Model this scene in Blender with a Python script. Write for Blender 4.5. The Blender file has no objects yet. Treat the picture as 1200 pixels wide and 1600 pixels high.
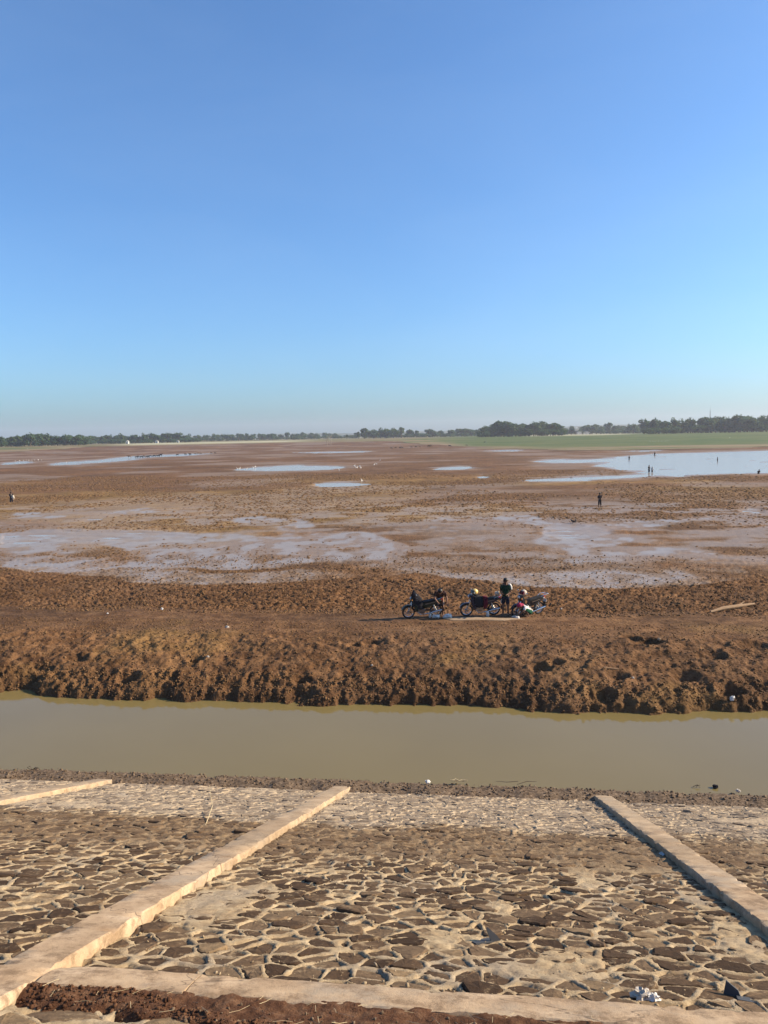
import bpy, math, random
import numpy as np
from mathutils import Vector, Matrix, Euler

random.seed(7)
rng = np.random.default_rng(7)
SC = bpy.context.scene
COL = SC.collection
R = math.radians

# ------------------------------------------------------------------ camera
FPX, YAW, HOR, ROLL, EYE = 1202.0, 7.0, 680.5, 1.1, 8.0
pitch = math.atan((800 - HOR) / FPX)
ty, rr = R(YAW), R(ROLL)
fwd = Vector((-math.sin(ty) * math.cos(pitch), math.cos(ty) * math.cos(pitch), -math.sin(pitch)))
r0 = Vector((math.cos(ty), math.sin(ty), 0))
u0 = r0.cross(fwd)
right = r0 * math.cos(rr) - u0 * math.sin(rr)
up = u0 * math.cos(rr) + r0 * math.sin(rr)
cam_data = bpy.data.cameras.new('camera')
cam = bpy.data.objects.new('camera', cam_data)
COL.objects.link(cam)
cam_data.sensor_fit = 'VERTICAL'
cam_data.sensor_height = 34.6
cam_data.lens = FPX / 1600 * 34.6
cam_data.clip_start, cam_data.clip_end = 0.1, 20000
mw = Matrix((right, up, -fwd)).transposed().to_4x4()
mw.translation = (0, 0, EYE)
cam.matrix_world = mw
SC.camera = cam

# ------------------------------------------------------------------ sky, sun, exposure
SUN_EL, SUN_AZ = 27.0, 77.0          # azimuth clockwise from +Y
W = bpy.data.worlds.new('World')
SC.world = W
W.use_nodes = True
wn, wl = W.node_tree.nodes, W.node_tree.links
sky = wn.new('ShaderNodeTexSky')
sky.sky_type = 'NISHITA'
sky.sun_disc = False
sky.sun_elevation = R(SUN_EL)
sky.sun_rotation = R(SUN_AZ)
sky.altitude = 0
sky.air_density = 1.0
sky.dust_density = 1.4
sky.ozone_density = 6.0
wn['Background'].inputs['Strength'].default_value = 0.095
tint = wn.new('ShaderNodeMix'); tint.data_type = 'RGBA'; tint.blend_type = 'MULTIPLY'; tint.inputs[0].default_value = 1.0
tint.inputs[7].default_value = (0.74, 0.98, 1.12, 1)
wl.new(sky.outputs[0], tint.inputs[6])
hs = wn.new('ShaderNodeHueSaturation'); hs.inputs["Saturation"].default_value = 0.97
wl.new(tint.outputs[2], hs.inputs['Color'])
tc = wn.new('ShaderNodeTexCoord'); mp = wn.new('ShaderNodeMapping'); mp.inputs['Scale'].default_value = (1.2, 1.2, 5.0); mp.inputs['Rotation'].default_value = (0, .35, .6)
wl.new(tc.outputs['Generated'], mp.inputs['Vector'])
cn_ = wn.new('ShaderNodeTexNoise'); cn_.inputs['Scale'].default_value = 1.6; cn_.inputs['Detail'].default_value = 6; cn_.inputs['Distortion'].default_value = .6
wl.new(mp.outputs[0], cn_.inputs['Vector'])
cr_ = wn.new('ShaderNodeMapRange'); wl.new(cn_.outputs['Fac'], cr_.inputs[0])
for k_, v_ in ((1, .42), (2, .75), (3, 0.0), (4, .06)): cr_.inputs[k_].default_value = v_
cm_ = wn.new('ShaderNodeMix'); cm_.data_type = 'RGBA'; wl.new(cr_.outputs[0], cm_.inputs[0]); wl.new(hs.outputs[0], cm_.inputs[6]); cm_.inputs[7].default_value = (3.6, 4.7, 5.7, 1)   # thin high veil
wl.new(cm_.outputs[2], wn['Background'].inputs['Color'])
sun_d = bpy.data.lights.new('sun', 'SUN')
sun_d.energy = 5.0
sun_d.angle = R(0.55)
sun_d.color = (1.0, 0.83, 0.60)
sun = bpy.data.objects.new('sun', sun_d)
COL.objects.link(sun)
sdir = Vector((math.sin(R(SUN_AZ)) * math.cos(R(SUN_EL)), math.cos(R(SUN_AZ)) * math.cos(R(SUN_EL)), math.sin(R(SUN_EL))))
sun.rotation_euler = sdir.to_track_quat('Z', 'Y').to_euler()
sun.location = (30, 20, 40)
SC.view_settings.view_transform = 'Standard'
SC.view_settings.look = 'None'
SC.view_settings.exposure = 1.0
SC.view_settings.gamma = 1.0
SC.view_settings.use_curve_mapping = False

# ------------------------------------------------------------------ numeric helpers
def h2(ix, iy, seed=0):
    x = (ix.astype(np.int64) & 0xffffffff).astype(np.uint32); y = (iy.astype(np.int64) & 0xffffffff).astype(np.uint32)
    h = x * np.uint32(374761393) + y * np.uint32(668265263) + np.uint32((seed * 362437 + 12345) & 0xffffffff)
    h = (h ^ (h >> np.uint32(13))) * np.uint32(1274126177)
    h = (h ^ (h >> np.uint32(15))) * np.uint32(2246822519)
    h ^= h >> np.uint32(16)
    return h.astype(np.float64) / 4294967296.0
def vn(x, y, seed=0):
    x = np.asarray(x, float); y = np.asarray(y, float)
    xi, yi = np.floor(x), np.floor(y)
    fx, fy = x - xi, y - yi
    fx = fx * fx * (3 - 2 * fx); fy = fy * fy * (3 - 2 * fy)
    a, b = h2(xi, yi, seed), h2(xi + 1, yi, seed)
    c, d = h2(xi, yi + 1, seed), h2(xi + 1, yi + 1, seed)
    return (a * (1 - fx) + b * fx) * (1 - fy) + (c * (1 - fx) + d * fx) * fy
def fbm(x, y, seed=0, oc=4):
    s, a, t = 0, 1.0, 0
    for o in range(oc):
        k = 2.03 ** o; ca, sa = math.cos(o * .7), math.sin(o * .7)
        s = s + a * vn((x * ca - y * sa) * k + 17.3 * o, (x * sa + y * ca) * k - 9.1 * o, seed + o); t += a; a *= .5
    return s / t
def worley(x, y, seed=0):
    xi, yi = np.floor(x), np.floor(y)
    f1 = np.full(np.shape(x), 9.0); f2 = f1.copy(); idv = np.zeros(np.shape(x))
    for i in (-1, 0, 1):
        for j in (-1, 0, 1):
            cx, cy = xi + i, yi + j
            px = cx + .1 + .8 * h2(cx, cy, seed); py = cy + .1 + .8 * h2(cx, cy, seed + 5)
            d = np.hypot(px - x, py - y); n = h2(cx, cy, seed + 9)
            m = d < f1
            f2 = np.where(m, f1, np.minimum(f2, d)); idv = np.where(m, n, idv); f1 = np.where(m, d, f1)
    return f1, f2, idv
def sm(a, b, x):
    t = np.clip((x - a) / (b - a), 0, 1)
    return t * t * (3 - 2 * t)

def rise(x, y):                                     # the lake basin climbs to its old shoreline
    d = np.hypot(x, y)
    return 4.5 * sm(430, 730, d) + 2.0 * sm(1200, 3300, d)
def ray(u, v):
    x, z = (u - 600) / FPX, -(v - 800) / FPX
    return right * x + up * z + fwd
def locate(u, v, z=None):                           # the place on the plain seen at a pixel of the photograph
    d = ray(u, v)
    if z is not None:
        return Vector((0, 0, EYE)) + d * ((z - EYE) / d.z)
    s, ds = 20.0, 1.0
    while s < 4000:
        p = Vector((0, 0, EYE)) + d * s
        if p.z < float(rise(p.x, p.y)): return p
        s *= 1.004
    return p
def azim(u, d):                                     # point at ground distance d in the direction of column u
    r = ray(u, HOR - .0192 * (u - 600)); k = d / math.hypot(r.x, r.y)
    return r.x * k, r.y * k

# ------------------------------------------------------------------ object helpers
def link(o, parent=None):
    COL.objects.link(o)
    if parent is not None: o.parent = parent
    return o
def tag(o, label=None, cat=None, group=None, kind=None):
    if label: o['label'] = label
    if cat: o['category'] = cat
    if group: o['group'] = group
    if kind: o['kind'] = kind
    return o
def empty(name, loc=(0, 0, 0), rz=0, s=1):
    o = bpy.data.objects.new(name, None)
    o.location = loc; o.rotation_euler = (0, 0, rz); o.scale = (s, s, s); o.empty_display_size = .2
    return link(o)
def mesh_np(name, verts, faces, mat=None, smooth=False):
    """verts (n,3) array; faces: (m,k) array or list of tuples"""
    me = bpy.data.meshes.new(name)
    if isinstance(faces, np.ndarray):
        m, k = faces.shape
        me.vertices.add(len(verts)); me.vertices.foreach_set('co', np.asarray(verts, np.float32).ravel())
        me.loops.add(m * k); me.loops.foreach_set('vertex_index', faces.astype(np.int32).ravel())
        me.polygons.add(m); me.polygons.foreach_set('loop_start', np.arange(0, m * k, k, dtype=np.int32))
        me.update(calc_edges=True)
    else:
        me.from_pydata([tuple(v) for v in verts], [], faces)
    if mat is not None:
        for mm in (mat if isinstance(mat, (list, tuple)) else [mat]): me.materials.append(mm)
    if smooth: me.polygons.foreach_set('use_smooth', np.ones(len(me.polygons), bool))
    me.validate(); me.update()
    return me
def attr(me, name, vals):
    a = me.attributes.new(name, 'FLOAT', 'POINT')
    a.data.foreach_set('value', np.asarray(vals, np.float32).ravel())
def grid_faces(nr, nc):
    i = np.arange(nr * nc).reshape(nr, nc)
    return np.stack([i[:-1, :-1], i[:-1, 1:], i[1:, 1:], i[1:, :-1]], -1).reshape(-1, 4)
def obj(name, me, parent=None):
    return link(bpy.data.objects.new(name, me), parent)

class MB:
    """collects solids and builds them as one mesh"""
    def __init__(s): s.v, s.f = [], []
    def add(s, vs, fs):
        b = len(s.v); s.v += [tuple(v) for v in vs]; s.f += [tuple(i + b for i in f) for f in fs]; return s
    def box(s, c, d, rot=None, bev=0.0):
        x, y, z = d[0] / 2, d[1] / 2, d[2] / 2
        b = min(bev, x * .6, y * .6, z * .6) if bev else 0
        M = (rot.to_matrix() if rot else Matrix.Identity(3)); c = Vector(c)
        if not b:
            vs = [(i * x, j * y, k * z) for k in (-1, 1) for (i, j) in ((-1, -1), (1, -1), (1, 1), (-1, 1))]
            fs = [(3, 2, 1, 0), (4, 5, 6, 7), (0, 1, 5, 4), (1, 2, 6, 5), (2, 3, 7, 6), (3, 0, 4, 7)]
        else:
            vs, fs = [], []
            for k, ins in ((-z, b), (-z + b, 0), (z - b, 0), (z, b)):
                X, Y = x - ins, y - ins
                vs += [(-X + b, -Y, k), (X - b, -Y, k), (X, -Y + b, k), (X, Y - b, k), (X - b, Y, k), (-X + b, Y, k), (-X, Y - b, k), (-X, -Y + b, k)]
            for r in range(3):
                for q in range(8): fs.append((r * 8 + q, r * 8 + (q + 1) % 8, (r + 1) * 8 + (q + 1) % 8, (r + 1) * 8 + q))
            fs += [tuple(range(7, -1, -1)), tuple(range(24, 32))]
        return s.add([M @ Vector(v) + c for v in vs], fs)
    def tube(s, pts, rad, n=8, cap=True):
        pts = [Vector(p) for p in pts]; m = len(pts)
        rad = rad if isinstance(rad, (list, tuple)) else [rad] * m
        vs, fs = [], []
        t0 = (pts[1] - pts[0]).normalized(); ref = Vector((0, 0, 1)) if abs(t0.z) < .9 else Vector((1, 0, 0))
        a = t0.cross(ref).normalized()
        for i, p in enumerate(pts):
            t = (pts[min(i + 1, m - 1)] - pts[max(i - 1, 0)]).normalized()
            a = (a - t * a.dot(t)).normalized(); b = t.cross(a)
            for q in range(n):
                an = 2 * math.pi * q / n; vs.append(p + (a * math.cos(an) + b * math.sin(an)) * rad[i])
        for i in range(m - 1):
            for q in range(n): fs.append((i * n + q, i * n + (q + 1) % n, (i + 1) * n + (q + 1) % n, (i + 1) * n + q))
        if cap: fs += [tuple(range(n - 1, -1, -1)), tuple(range((m - 1) * n, m * n))]
        return s.add(vs, fs)
    def torus(s, c, R_, r, n=28, k=8, squash=1.0):       # ring round the local Y axis
        vs, fs = [], []
        for i in range(n):
            A = 2 * math.pi * i / n
            for j in range(k):
                B = 2 * math.pi * j / k; q = R_ + r * math.cos(B)
                vs.append((c[0] + q * math.cos(A), c[1] + r * squash * math.sin(B), c[2] + q * math.sin(A)))
        for i in range(n):
            for j in range(k): fs.append((i * k + j, i * k + (j + 1) % k, ((i + 1) % n) * k + (j + 1) % k, ((i + 1) % n) * k + j))
        return s.add(vs, fs)
    def prism(s, outline, y0, y1, inset=0.0):             # outline in x, z
        n = len(outline); cx = sum(p[0] for p in outline) / n; cz = sum(p[1] for p in outline) / n
        sh = lambda p, k: (cx + (p[0] - cx) * k, cz + (p[1] - cz) * k)
        lay = [(y0, 1 - inset), (y0 + (y1 - y0) * .2, 1), (y1 - (y1 - y0) * .2, 1), (y1, 1 - inset)] if inset else [(y0, 1), (y1, 1)]
        vs, fs = [], []
        for y, k in lay: vs += [(sh(p, k)[0], y, sh(p, k)[1]) for p in outline]
        for r in range(len(lay) - 1):
            for q in range(n): fs.append((r * n + q, r * n + (q + 1) % n, (r + 1) * n + (q + 1) % n, (r + 1) * n + q))
        fs += [tuple(range(n - 1, -1, -1)), tuple(range((len(lay) - 1) * n, len(lay) * n))]
        return s.add(vs, fs)
    def ball(s, c, rad, n=10, m=7, noise=0, seed=0, rot=None):
        rad = rad if isinstance(rad, (tuple, list)) else (rad,) * 3
        rd = random.Random(seed); vs = [(0, 0, -1)]
        for i in range(1, m):
            t = -math.pi / 2 + math.pi * i / m
            vs += [(math.cos(t) * math.cos(2 * math.pi * q / n), math.cos(t) * math.sin(2 * math.pi * q / n), math.sin(t)) for q in range(n)]
        vs.append((0, 0, 1)); M = rot.to_matrix() if rot else Matrix.Identity(3)
        out = []
        for v in vs:
            k = 1 + noise * (rd.random() * 2 - 1); out.append(M @ Vector((v[0] * rad[0] * k, v[1] * rad[1] * k, v[2] * rad[2] * k)) + Vector(c))
        fs = [(0, 1 + (q + 1) % n, 1 + q) for q in range(n)]
        for i in range(m - 2):
            for q in range(n): fs.append((1 + i * n + q, 1 + i * n + (q + 1) % n, 1 + (i + 1) * n + (q + 1) % n, 1 + (i + 1) * n + q))
        L = 1 + (m - 1) * n; b = 1 + (m - 2) * n
        fs += [(b + q, b + (q + 1) % n, L) for q in range(n)]
        return s.add(out, fs)
    def mesh(s, name, mat, smooth=True):
        me = mesh_np(name, s.v, s.f, mat, smooth)
        if smooth:
            try: me.set_sharp_from_angle(angle=R(40))
            except Exception: pass
        return me
    def build(s, name, mat, parent=None, smooth=True): return obj(name, s.mesh(name, mat, smooth), parent)

# ------------------------------------------------------------------ materials
class Mat:
    def __init__(s, name, color=(.5, .5, .5), rough=.8, spec=.3, metal=0.0):
        s.m = bpy.data.materials.new(name); s.m.use_nodes = True
        s.n, s.l = s.m.node_tree.nodes, s.m.node_tree.links
        s.b = s.n['Principled BSDF']
        s.set('Base Color', (*color, 1)); s.set('Roughness', rough); s.set('Specular IOR Level', spec); s.set('Metallic', metal)
        s._pos = None
    def set(s, k, v):
        if hasattr(v, 'is_output') or isinstance(v, bpy.types.NodeSocket): s.l.new(v, s.b.inputs[k])
        else: s.b.inputs[k].default_value = v
    @property
    def pos(s):
        if s._pos is None: s._pos = s.n.new('ShaderNodeNewGeometry').outputs['Position']
        return s._pos
    def objpos(s): return s.n.new('ShaderNodeTexCoord').outputs['Object']
    def plug(s, node, key, v):
        if isinstance(v, bpy.types.NodeSocket): s.l.new(v, node.inputs[key])
        elif v is not None: node.inputs[key].default_value = v
    def scale(s, vec, k):
        n = s.n.new('ShaderNodeVectorMath'); n.operation = 'MULTIPLY'; s.l.new(vec, n.inputs[0]); n.inputs[1].default_value = k; return n.outputs[0]
    def noise(s, sc, det=4, rough=.55, vec=None, dist=0):
        n = s.n.new('ShaderNodeTexNoise'); n.inputs['Scale'].default_value = sc; n.inputs['Detail'].default_value = det
        n.inputs['Roughness'].default_value = rough; n.inputs['Distortion'].default_value = dist
        s.l.new(vec if vec is not None else s.pos, n.inputs['Vector']); return n.outputs['Fac']
    def voronoi(s, sc, feat='F1', vec=None):
        n = s.n.new('ShaderNodeTexVoronoi'); n.feature = feat; n.inputs['Scale'].default_value = sc
        s.l.new(vec if vec is not None else s.pos, n.inputs['Vector']); return n.outputs['Distance']
    def ramp(s, fac, stops):
        n = s.n.new('ShaderNodeValToRGB'); cr = n.color_ramp
        while len(cr.elements) < len(stops): cr.elements.new(.5)
        for e, (p, c) in zip(cr.elements, stops):
            e.position = p; e.color = (*c, 1) if isinstance(c, (tuple, list)) else (c, c, c, 1)
        s.l.new(fac, n.inputs[0]); return n.outputs[0]
    def mix(s, f, a, b, mode='MIX'):
        n = s.n.new('ShaderNodeMix'); n.data_type = 'RGBA'; n.blend_type = mode
        s.plug(n, 0, f)
        for k, v in ((6, a), (7, b)):
            if isinstance(v, bpy.types.NodeSocket): s.l.new(v, n.inputs[k])
            else: n.inputs[k].default_value = (*v, 1)
        return n.outputs[2]
    def math(s, op, a, b=None, clamp=False):
        n = s.n.new('ShaderNodeMath'); n.operation = op; n.use_clamp = clamp
        s.plug(n, 0, a)
        if b is not None: s.plug(n, 1, b)
        return n.outputs[0]
    def mapr(s, v, a, b, c=0., d=1.):
        n = s.n.new('ShaderNodeMapRange'); n.interpolation_type = 'SMOOTHSTEP'; s.l.new(v, n.inputs[0])
        for i, q in enumerate((a, b, c, d)): s.plug(n, i + 1, q)
        return n.outputs[0]
    def attr(s, name):
        n = s.n.new('ShaderNodeAttribute'); n.attribute_name = name; return n.outputs['Fac']
    def sep(s, v):
        n = s.n.new('ShaderNodeSeparateXYZ'); s.l.new(v, n.inputs[0]); return n.outputs
    def rand(s): return s.n.new('ShaderNodeObjectInfo').outputs['Random']
    def bump(s, h, strength=.5, dist=.02):
        n = s.n.new('ShaderNodeBump'); s.plug(n, 'Strength', strength); n.inputs['Distance'].default_value = dist
        s.l.new(h, n.inputs['Height']); s.l.new(n.outputs[0], s.b.inputs['Normal'])

def plain(name, color, rough=.6, spec=.4, metal=0., var=.25, sc=9):
    m = Mat(name, color, rough, spec, metal)
    f = m.noise(sc, 4, vec=m.objpos())
    m.set('Base Color', m.mix(f, [c * (1 - var) for c in color], [min(1, c * (1 + var)) for c in color]))
    return m.m

def silt_mask(m):                                   # dried silt left across the slope by the old water line
    p = m.sep(m.pos)
    w = m.noise(.55, 4); w2 = m.noise(3.0, 5)
    y = m.math('ADD', p[1], m.math('MULTIPLY', m.math('SUBTRACT', w, .5), 2.6))
    y = m.math('ADD', y, m.math('MULTIPLY', m.math('SUBTRACT', w2, .5), 1.3))
    a = m.mapr(y, 9.2, 10.9); b = m.mapr(y, 12.6, 13.2, 1., 0.)
    return m.math('MULTIPLY', a, b), m.mapr(y, 12.7, 13.6)

M = {}
def build_mats():
    # lake mud
    m = Mat('mud', rough=.9, spec=.25)
    wet, fresh = m.attr('wet'), m.attr('ochre')
    stretched = m.scale(m.pos, (1, 1, 1))
    c = m.ramp(m.noise(1.6, 9, .7), [(.3, (.07, .033, .016)), (.48, (.15, .08, .041)), (.68, (.28, .16, .086))])
    big = m.noise(.06, 5, .6)
    c = m.mix(m.mapr(big, .35, .68, 0., .7), c, m.ramp(m.noise(.7, 9, .72), [(.32, (.07, .038, .023)), (.5, (.135, .082, .054)), (.68, (.25, .168, .115))]))
    c = m.mix(m.math('MULTIPLY', fresh, m.mapr(m.noise(.5, 6, .7), .3, .6)), c, m.mix(m.noise(3, 4), (.20, .125, .05), (.32, .21, .09)))
    lo = m.noise(.22, 9, .72); c = m.mix(1.0, c, m.ramp(lo, [(.3, .58), (.5, .95), (.7, 1.25)]), 'MULTIPLY'); c = m.mix(1.0, c, m.ramp(m.noise(.045, 9, .7), [(.33, .6), (.5, .9), (.68, 1.15)]), 'MULTIPLY')
    z = m.sep(m.pos)[2]
    c = m.mix(m.mapr(z, -.75, -.2, .5, 0.), c, (.07, .04, .024))
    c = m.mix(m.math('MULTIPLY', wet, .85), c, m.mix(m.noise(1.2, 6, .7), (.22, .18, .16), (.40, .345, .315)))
    c = m.mix(1.0, c, (.90, .83, .69), 'MULTIPLY')
    m.set('Base Color', c)
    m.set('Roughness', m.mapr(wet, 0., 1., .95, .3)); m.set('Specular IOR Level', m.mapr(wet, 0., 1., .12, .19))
    hh = m.math('ADD', m.noise(7, 6, .7), m.math('MULTIPLY', m.voronoi(9), .5))
    m.bump(hh, m.mapr(wet, 0., 1., .9, .06), .05)
    M['mud'] = m.m
    # loose clods
    m = Mat('clod', rough=.95, spec=.15)
    c = m.ramp(m.noise(5, 6, .65), [(.3, (.08, .042, .018)), (.55, (.18, .10, .046)), (.75, (.31, .19, .095))])
    m.set('Base Color', m.mix(1.0, c, (0.8, 0.8, 0.8), 'MULTIPLY')); m.bump(m.noise(30, 4), .6, .02); M['clod'] = m.m
    # grass field
    m = Mat('grass', rough=.9, spec=.1)
    v = m.scale(m.pos, (.35, 1, 1))
    c = m.ramp(m.noise(.05, 8, .7, vec=v), [(.32, (.022, .06, .008)), (.48, (.042, .085, .012)), (.6, (.075, .105, .02)), (.72, (.14, .11, .045))])
    dry = m.attr('dry')
    c = m.mix(m.math('MULTIPLY', dry, m.mapr(m.noise(.03, 6, .7, vec=v), .25, .6)), c, m.mix(m.noise(.2, 4), (.2, .135, .085), (.26, .19, .11)))
    c = m.mix(m.attr('pale'), c, (.36, .34, .22))
    m.set('Base Color', c); M['grass'] = m.m
    # canal water: thick with silt
    m = Mat('canal_water', (.2, .165, .082), .06, .5)
    m.set('IOR', 1.33)
    n = m.noise(.25, 3); m.set('Base Color', m.mix(n, (.155, .118, .045), (.185, .142, .056)))
    m.bump(m.noise(1.6, 3), .05, .02); M['water'] = m.m
    m = Mat('pool_water', (.27, .24, .205), .18, .16)
    m.set('IOR', 1.33); m.bump(m.noise(1.1, 3), .08, .02); M['pool'] = m.m
    # paving stone
    m = Mat('stone', rough=.9, spec=.12)
    t = m.attr('tint')
    c = m.ramp(t, [(0., (.05, .028, .015)), (.3, (.085, .05, .028)), (.55, (.13, .08, .045)), (.8, (.19, .125, .073)), (1., (.31, .21, .115))])
    c = m.mix(m.mapr(m.noise(16, 5, .65), .3, .7), m.mix(.45, c, (.02, .015, .012)), c)
    c = m.mix(m.mapr(m.noise(7, 7, .75), .54, .7, 0., .85), c, (.36, .26, .155))
    silt, low = silt_mask(m)
    c = m.mix(m.math('MULTIPLY', silt, m.mapr(m.noise(5, 5, .7), .35, .6, .25, .9)), c, m.mix(m.noise(6, 5), (.10, .06, .032), (.20, .13, .075)))
    c = m.mix(m.math('MULTIPLY', low, m.mapr(m.noise(3.5, 5, .7), .3, .6, .25, .85)), c, (.30, .235, .17))
    m.set('Base Color', m.mix(1.0, c, (0.86, 0.86, 0.86), 'MULTIPLY')); m.bump(m.noise(28, 6, .7), .7, .015); M['stone'] = m.m
    # mortar
    m = Mat('mortar', rough=.92, spec=.15)
    c = m.ramp(m.noise(4.5, 7, .65), [(.28, (.26, .175, .10)), (.48, (.45, .33, .195)), (.72, (.60, .465, .29))])
    c = m.mix(m.mapr(m.noise(1.1, 5, .6), .45, .7, 0., .8), c, m.mix(m.noise(9, 4), (.30, .235, .165), (.47, .385, .285)))
    c = m.mix(m.mapr(m.noise(20, 6, .75), .54, .72), c, (.2, .13, .075))
    silt, low = silt_mask(m)
    c = m.mix(m.math('MULTIPLY', silt, m.mapr(m.noise(4, 6, .7), .3, .55, .5, .95)), c, m.ramp(m.noise(8, 6, .7), [(.3, (.10, .062, .034)), (.5, (.20, .13, .072)), (.7, (.32, .22, .13))]))
    c = m.mix(m.math('MULTIPLY', low, .5), c, (.45, .355, .26))
    m.set('Base Color', m.mix(1.0, c, (0.84, 0.84, 0.84), 'MULTIPLY')); m.bump(m.noise(38, 8, .8), 1.0, .02); M['mortar'] = m.m
    # concrete
    m = Mat('concrete', rough=.85, spec=.25)
    c = m.ramp(m.noise(2.2, 8, .65), [(.3, (.29, .19, .11)), (.5, (.46, .325, .20)), (.7, (.58, .43, .285))])
    c = m.mix(m.mapr(m.noise(.9, 6, .7), .48, .66, 0., .85), c, (.33, .265, .195)); c = m.mix(m.mapr(m.noise(4, 7, .75), .46, .66, 0., .85), c, (.2, .13, .075)); c = m.mix(m.mapr(m.voronoi(.55, 'DISTANCE_TO_EDGE', m.mix(.25, m.pos, m.scale(m.n.new('ShaderNodeTexNoise').outputs['Color'], (1, 1, 1)))), .0, .006, .8, 0.), c, (.13, .09, .06))
    c = m.mix(m.mapr(m.noise(38, 4, .6), .62, .74), c, (.27, .18, .11))
    silt, low = silt_mask(m)
    c = m.mix(m.math('MULTIPLY', silt, .55), c, (.27, .19, .115))
    c = m.mix(m.math('MULTIPLY', low, m.mapr(m.noise(1.6, 5, .7), .3, .7, .1, .7)), c, (.36, .27, .175))
    m.set('Base Color', m.mix(1.0, c, (0.88, 0.88, 0.88), 'MULTIPLY')); m.bump(m.noise(40, 7, .75), .6, .012); M['concrete'] = m.m
    # red dirt
    m = Mat('red_dirt', rough=.95, spec=.15)
    c = m.ramp(m.noise(9, 7, .7), [(.3, (.045, .019, .010)), (.5, (.11, .05, .025)), (.72, (.22, .12, .065))])
    m.set('Base Color', m.mix(1.0, c, (0.9, 0.9, 0.9), 'MULTIPLY')); m.bump(m.noise(60, 5, .7), .9, .02); M['red_dirt'] = m.m
    # gravel
    m = Mat('gravel', rough=.9, spec=.2)
    c = m.ramp(m.noise(14, 6, .7), [(.3, (.055, .036, .021)), (.5, (.135, .09, .055)), (.72, (.33, .24, .16))])
    m.set('Base Color', m.mix(1.0, c, (0.85, 0.85, 0.85), 'MULTIPLY')); m.bump(m.noise(60, 4), .6, .02); M['gravel'] = m.m
    # leaves
    m = Mat('foliage', rough=.7, spec=.2)
    t = m.attr('tint')
    c = m.ramp(t, [(0, (.035, .075, .025)), (.5, (.055, .105, .032)), (1, (.085, .13, .045))])
    c = m.mix(m.math('MULTIPLY', m.rand(), .6), c, (.05, .085, .05))
    m.set('Base Color', c)
    tr = m.n.new('ShaderNodeBsdfTranslucent'); m.l.new(c, tr.inputs['Color']); mx = m.n.new('ShaderNodeMixShader'); mx.inputs[0].default_value = .4
    out = m.n['Material Output']; m.l.new(m.b.outputs[0], mx.inputs[1]); m.l.new(tr.outputs[0], mx.inputs[2]); m.l.new(mx.outputs[0], out.inputs['Surface']); M['leaf'] = m.m
    m = Mat('bark', (.09, .065, .045), .9, .1); m.set('Base Color', m.mix(m.noise(3, 5), (.06, .045, .032), (.13, .1, .075))); M['bark'] = m.m
    M['pale_bark'] = plain('pale_bark', (.3, .24, .18), .9, .1)
    M['hill'] = plain('hill', (.05, .075, .04), .95, .05, sc=.01)
    for k, col, ro, sp, me in (('rubber', (.018, .017, .016), .8, .3, 0), ('black', (.014, .014, .016), .35, .5, 0), ('matte_black', (.015, .015, .018), .85, .2, 0),
                               ('chrome', (.55, .55, .55), .25, .5, 1), ('steel', (.25, .25, .26), .4, .5, 1), ('vinyl', (.014, .013, .013), .8, .25, 0), ('blue', (.012, .016, .034), .35, .5, 0),
                               ('green_paint', (.01, .026, .017), .4, .5, 0), ('red', (.35, .03, .025), .4, .5, 0), ('amber', (.6, .22, .03), .3, .5, 0), ('glass', (.6, .6, .58), .1, .6, 0),
                               ('maroon', (.09, .008, .016), .85, .2, 0), ('yellow', (.6, .42, .14), .35, .5, 0), ('white', (.6, .57, .52), .5, .4, 0), ('offwhite', (.42, .37, .31), .8, .2, 0),
                               ('pink', (.30, .03, .07), .8, .2, 0), ('skin', (.22, .11, .065), .6, .3, 0), ('dark_skin', (.12, .06, .037), .6, .3, 0), ('hair', (.008, .007, .006), .5, .4, 0),
                               ('green_cloth', (.008, .03, .016), .9, .1, 0), ('bright_green', (.01, .065, .035), .9, .1, 0), ('navy', (.014, .016, .03), .9, .1, 0), ('brown_cloth', (.05, .026, .02), .9, .1, 0), ('grey_cloth', (.12, .11, .11), .9, .1, 0),
                               ('dark_cloth', (.018, .017, .02), .9, .1, 0), ('cowhide', (.03, .022, .017), .85, .2, 0), ('tanhide', (.16, .09, .05), .85, .2, 0), ('feather', (.75, .74, .7), .8, .2, 0),
                               ('beak', (.5, .35, .08), .6, .3, 0), ('slate', (.05, .052, .058), .6, .4, 0), ('wood', (.26, .17, .1), .85, .2, 0), ('redwood', (.25, .08, .045), .85, .2, 0), ('straw', (.5, .4, .24), .9, .1, 0),
                               ('roof_red', (.2, .07, .045), .85, .2, 0), ('wall_white', (.75, .72, .66), .85, .2, 0), ('sand', (.33, .235, .15), .95, .1, 0), ('door', (.08, .06, .05), .7, .3, 0)):
        M[k] = plain(k, col, ro, sp, me)
build_mats()

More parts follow.
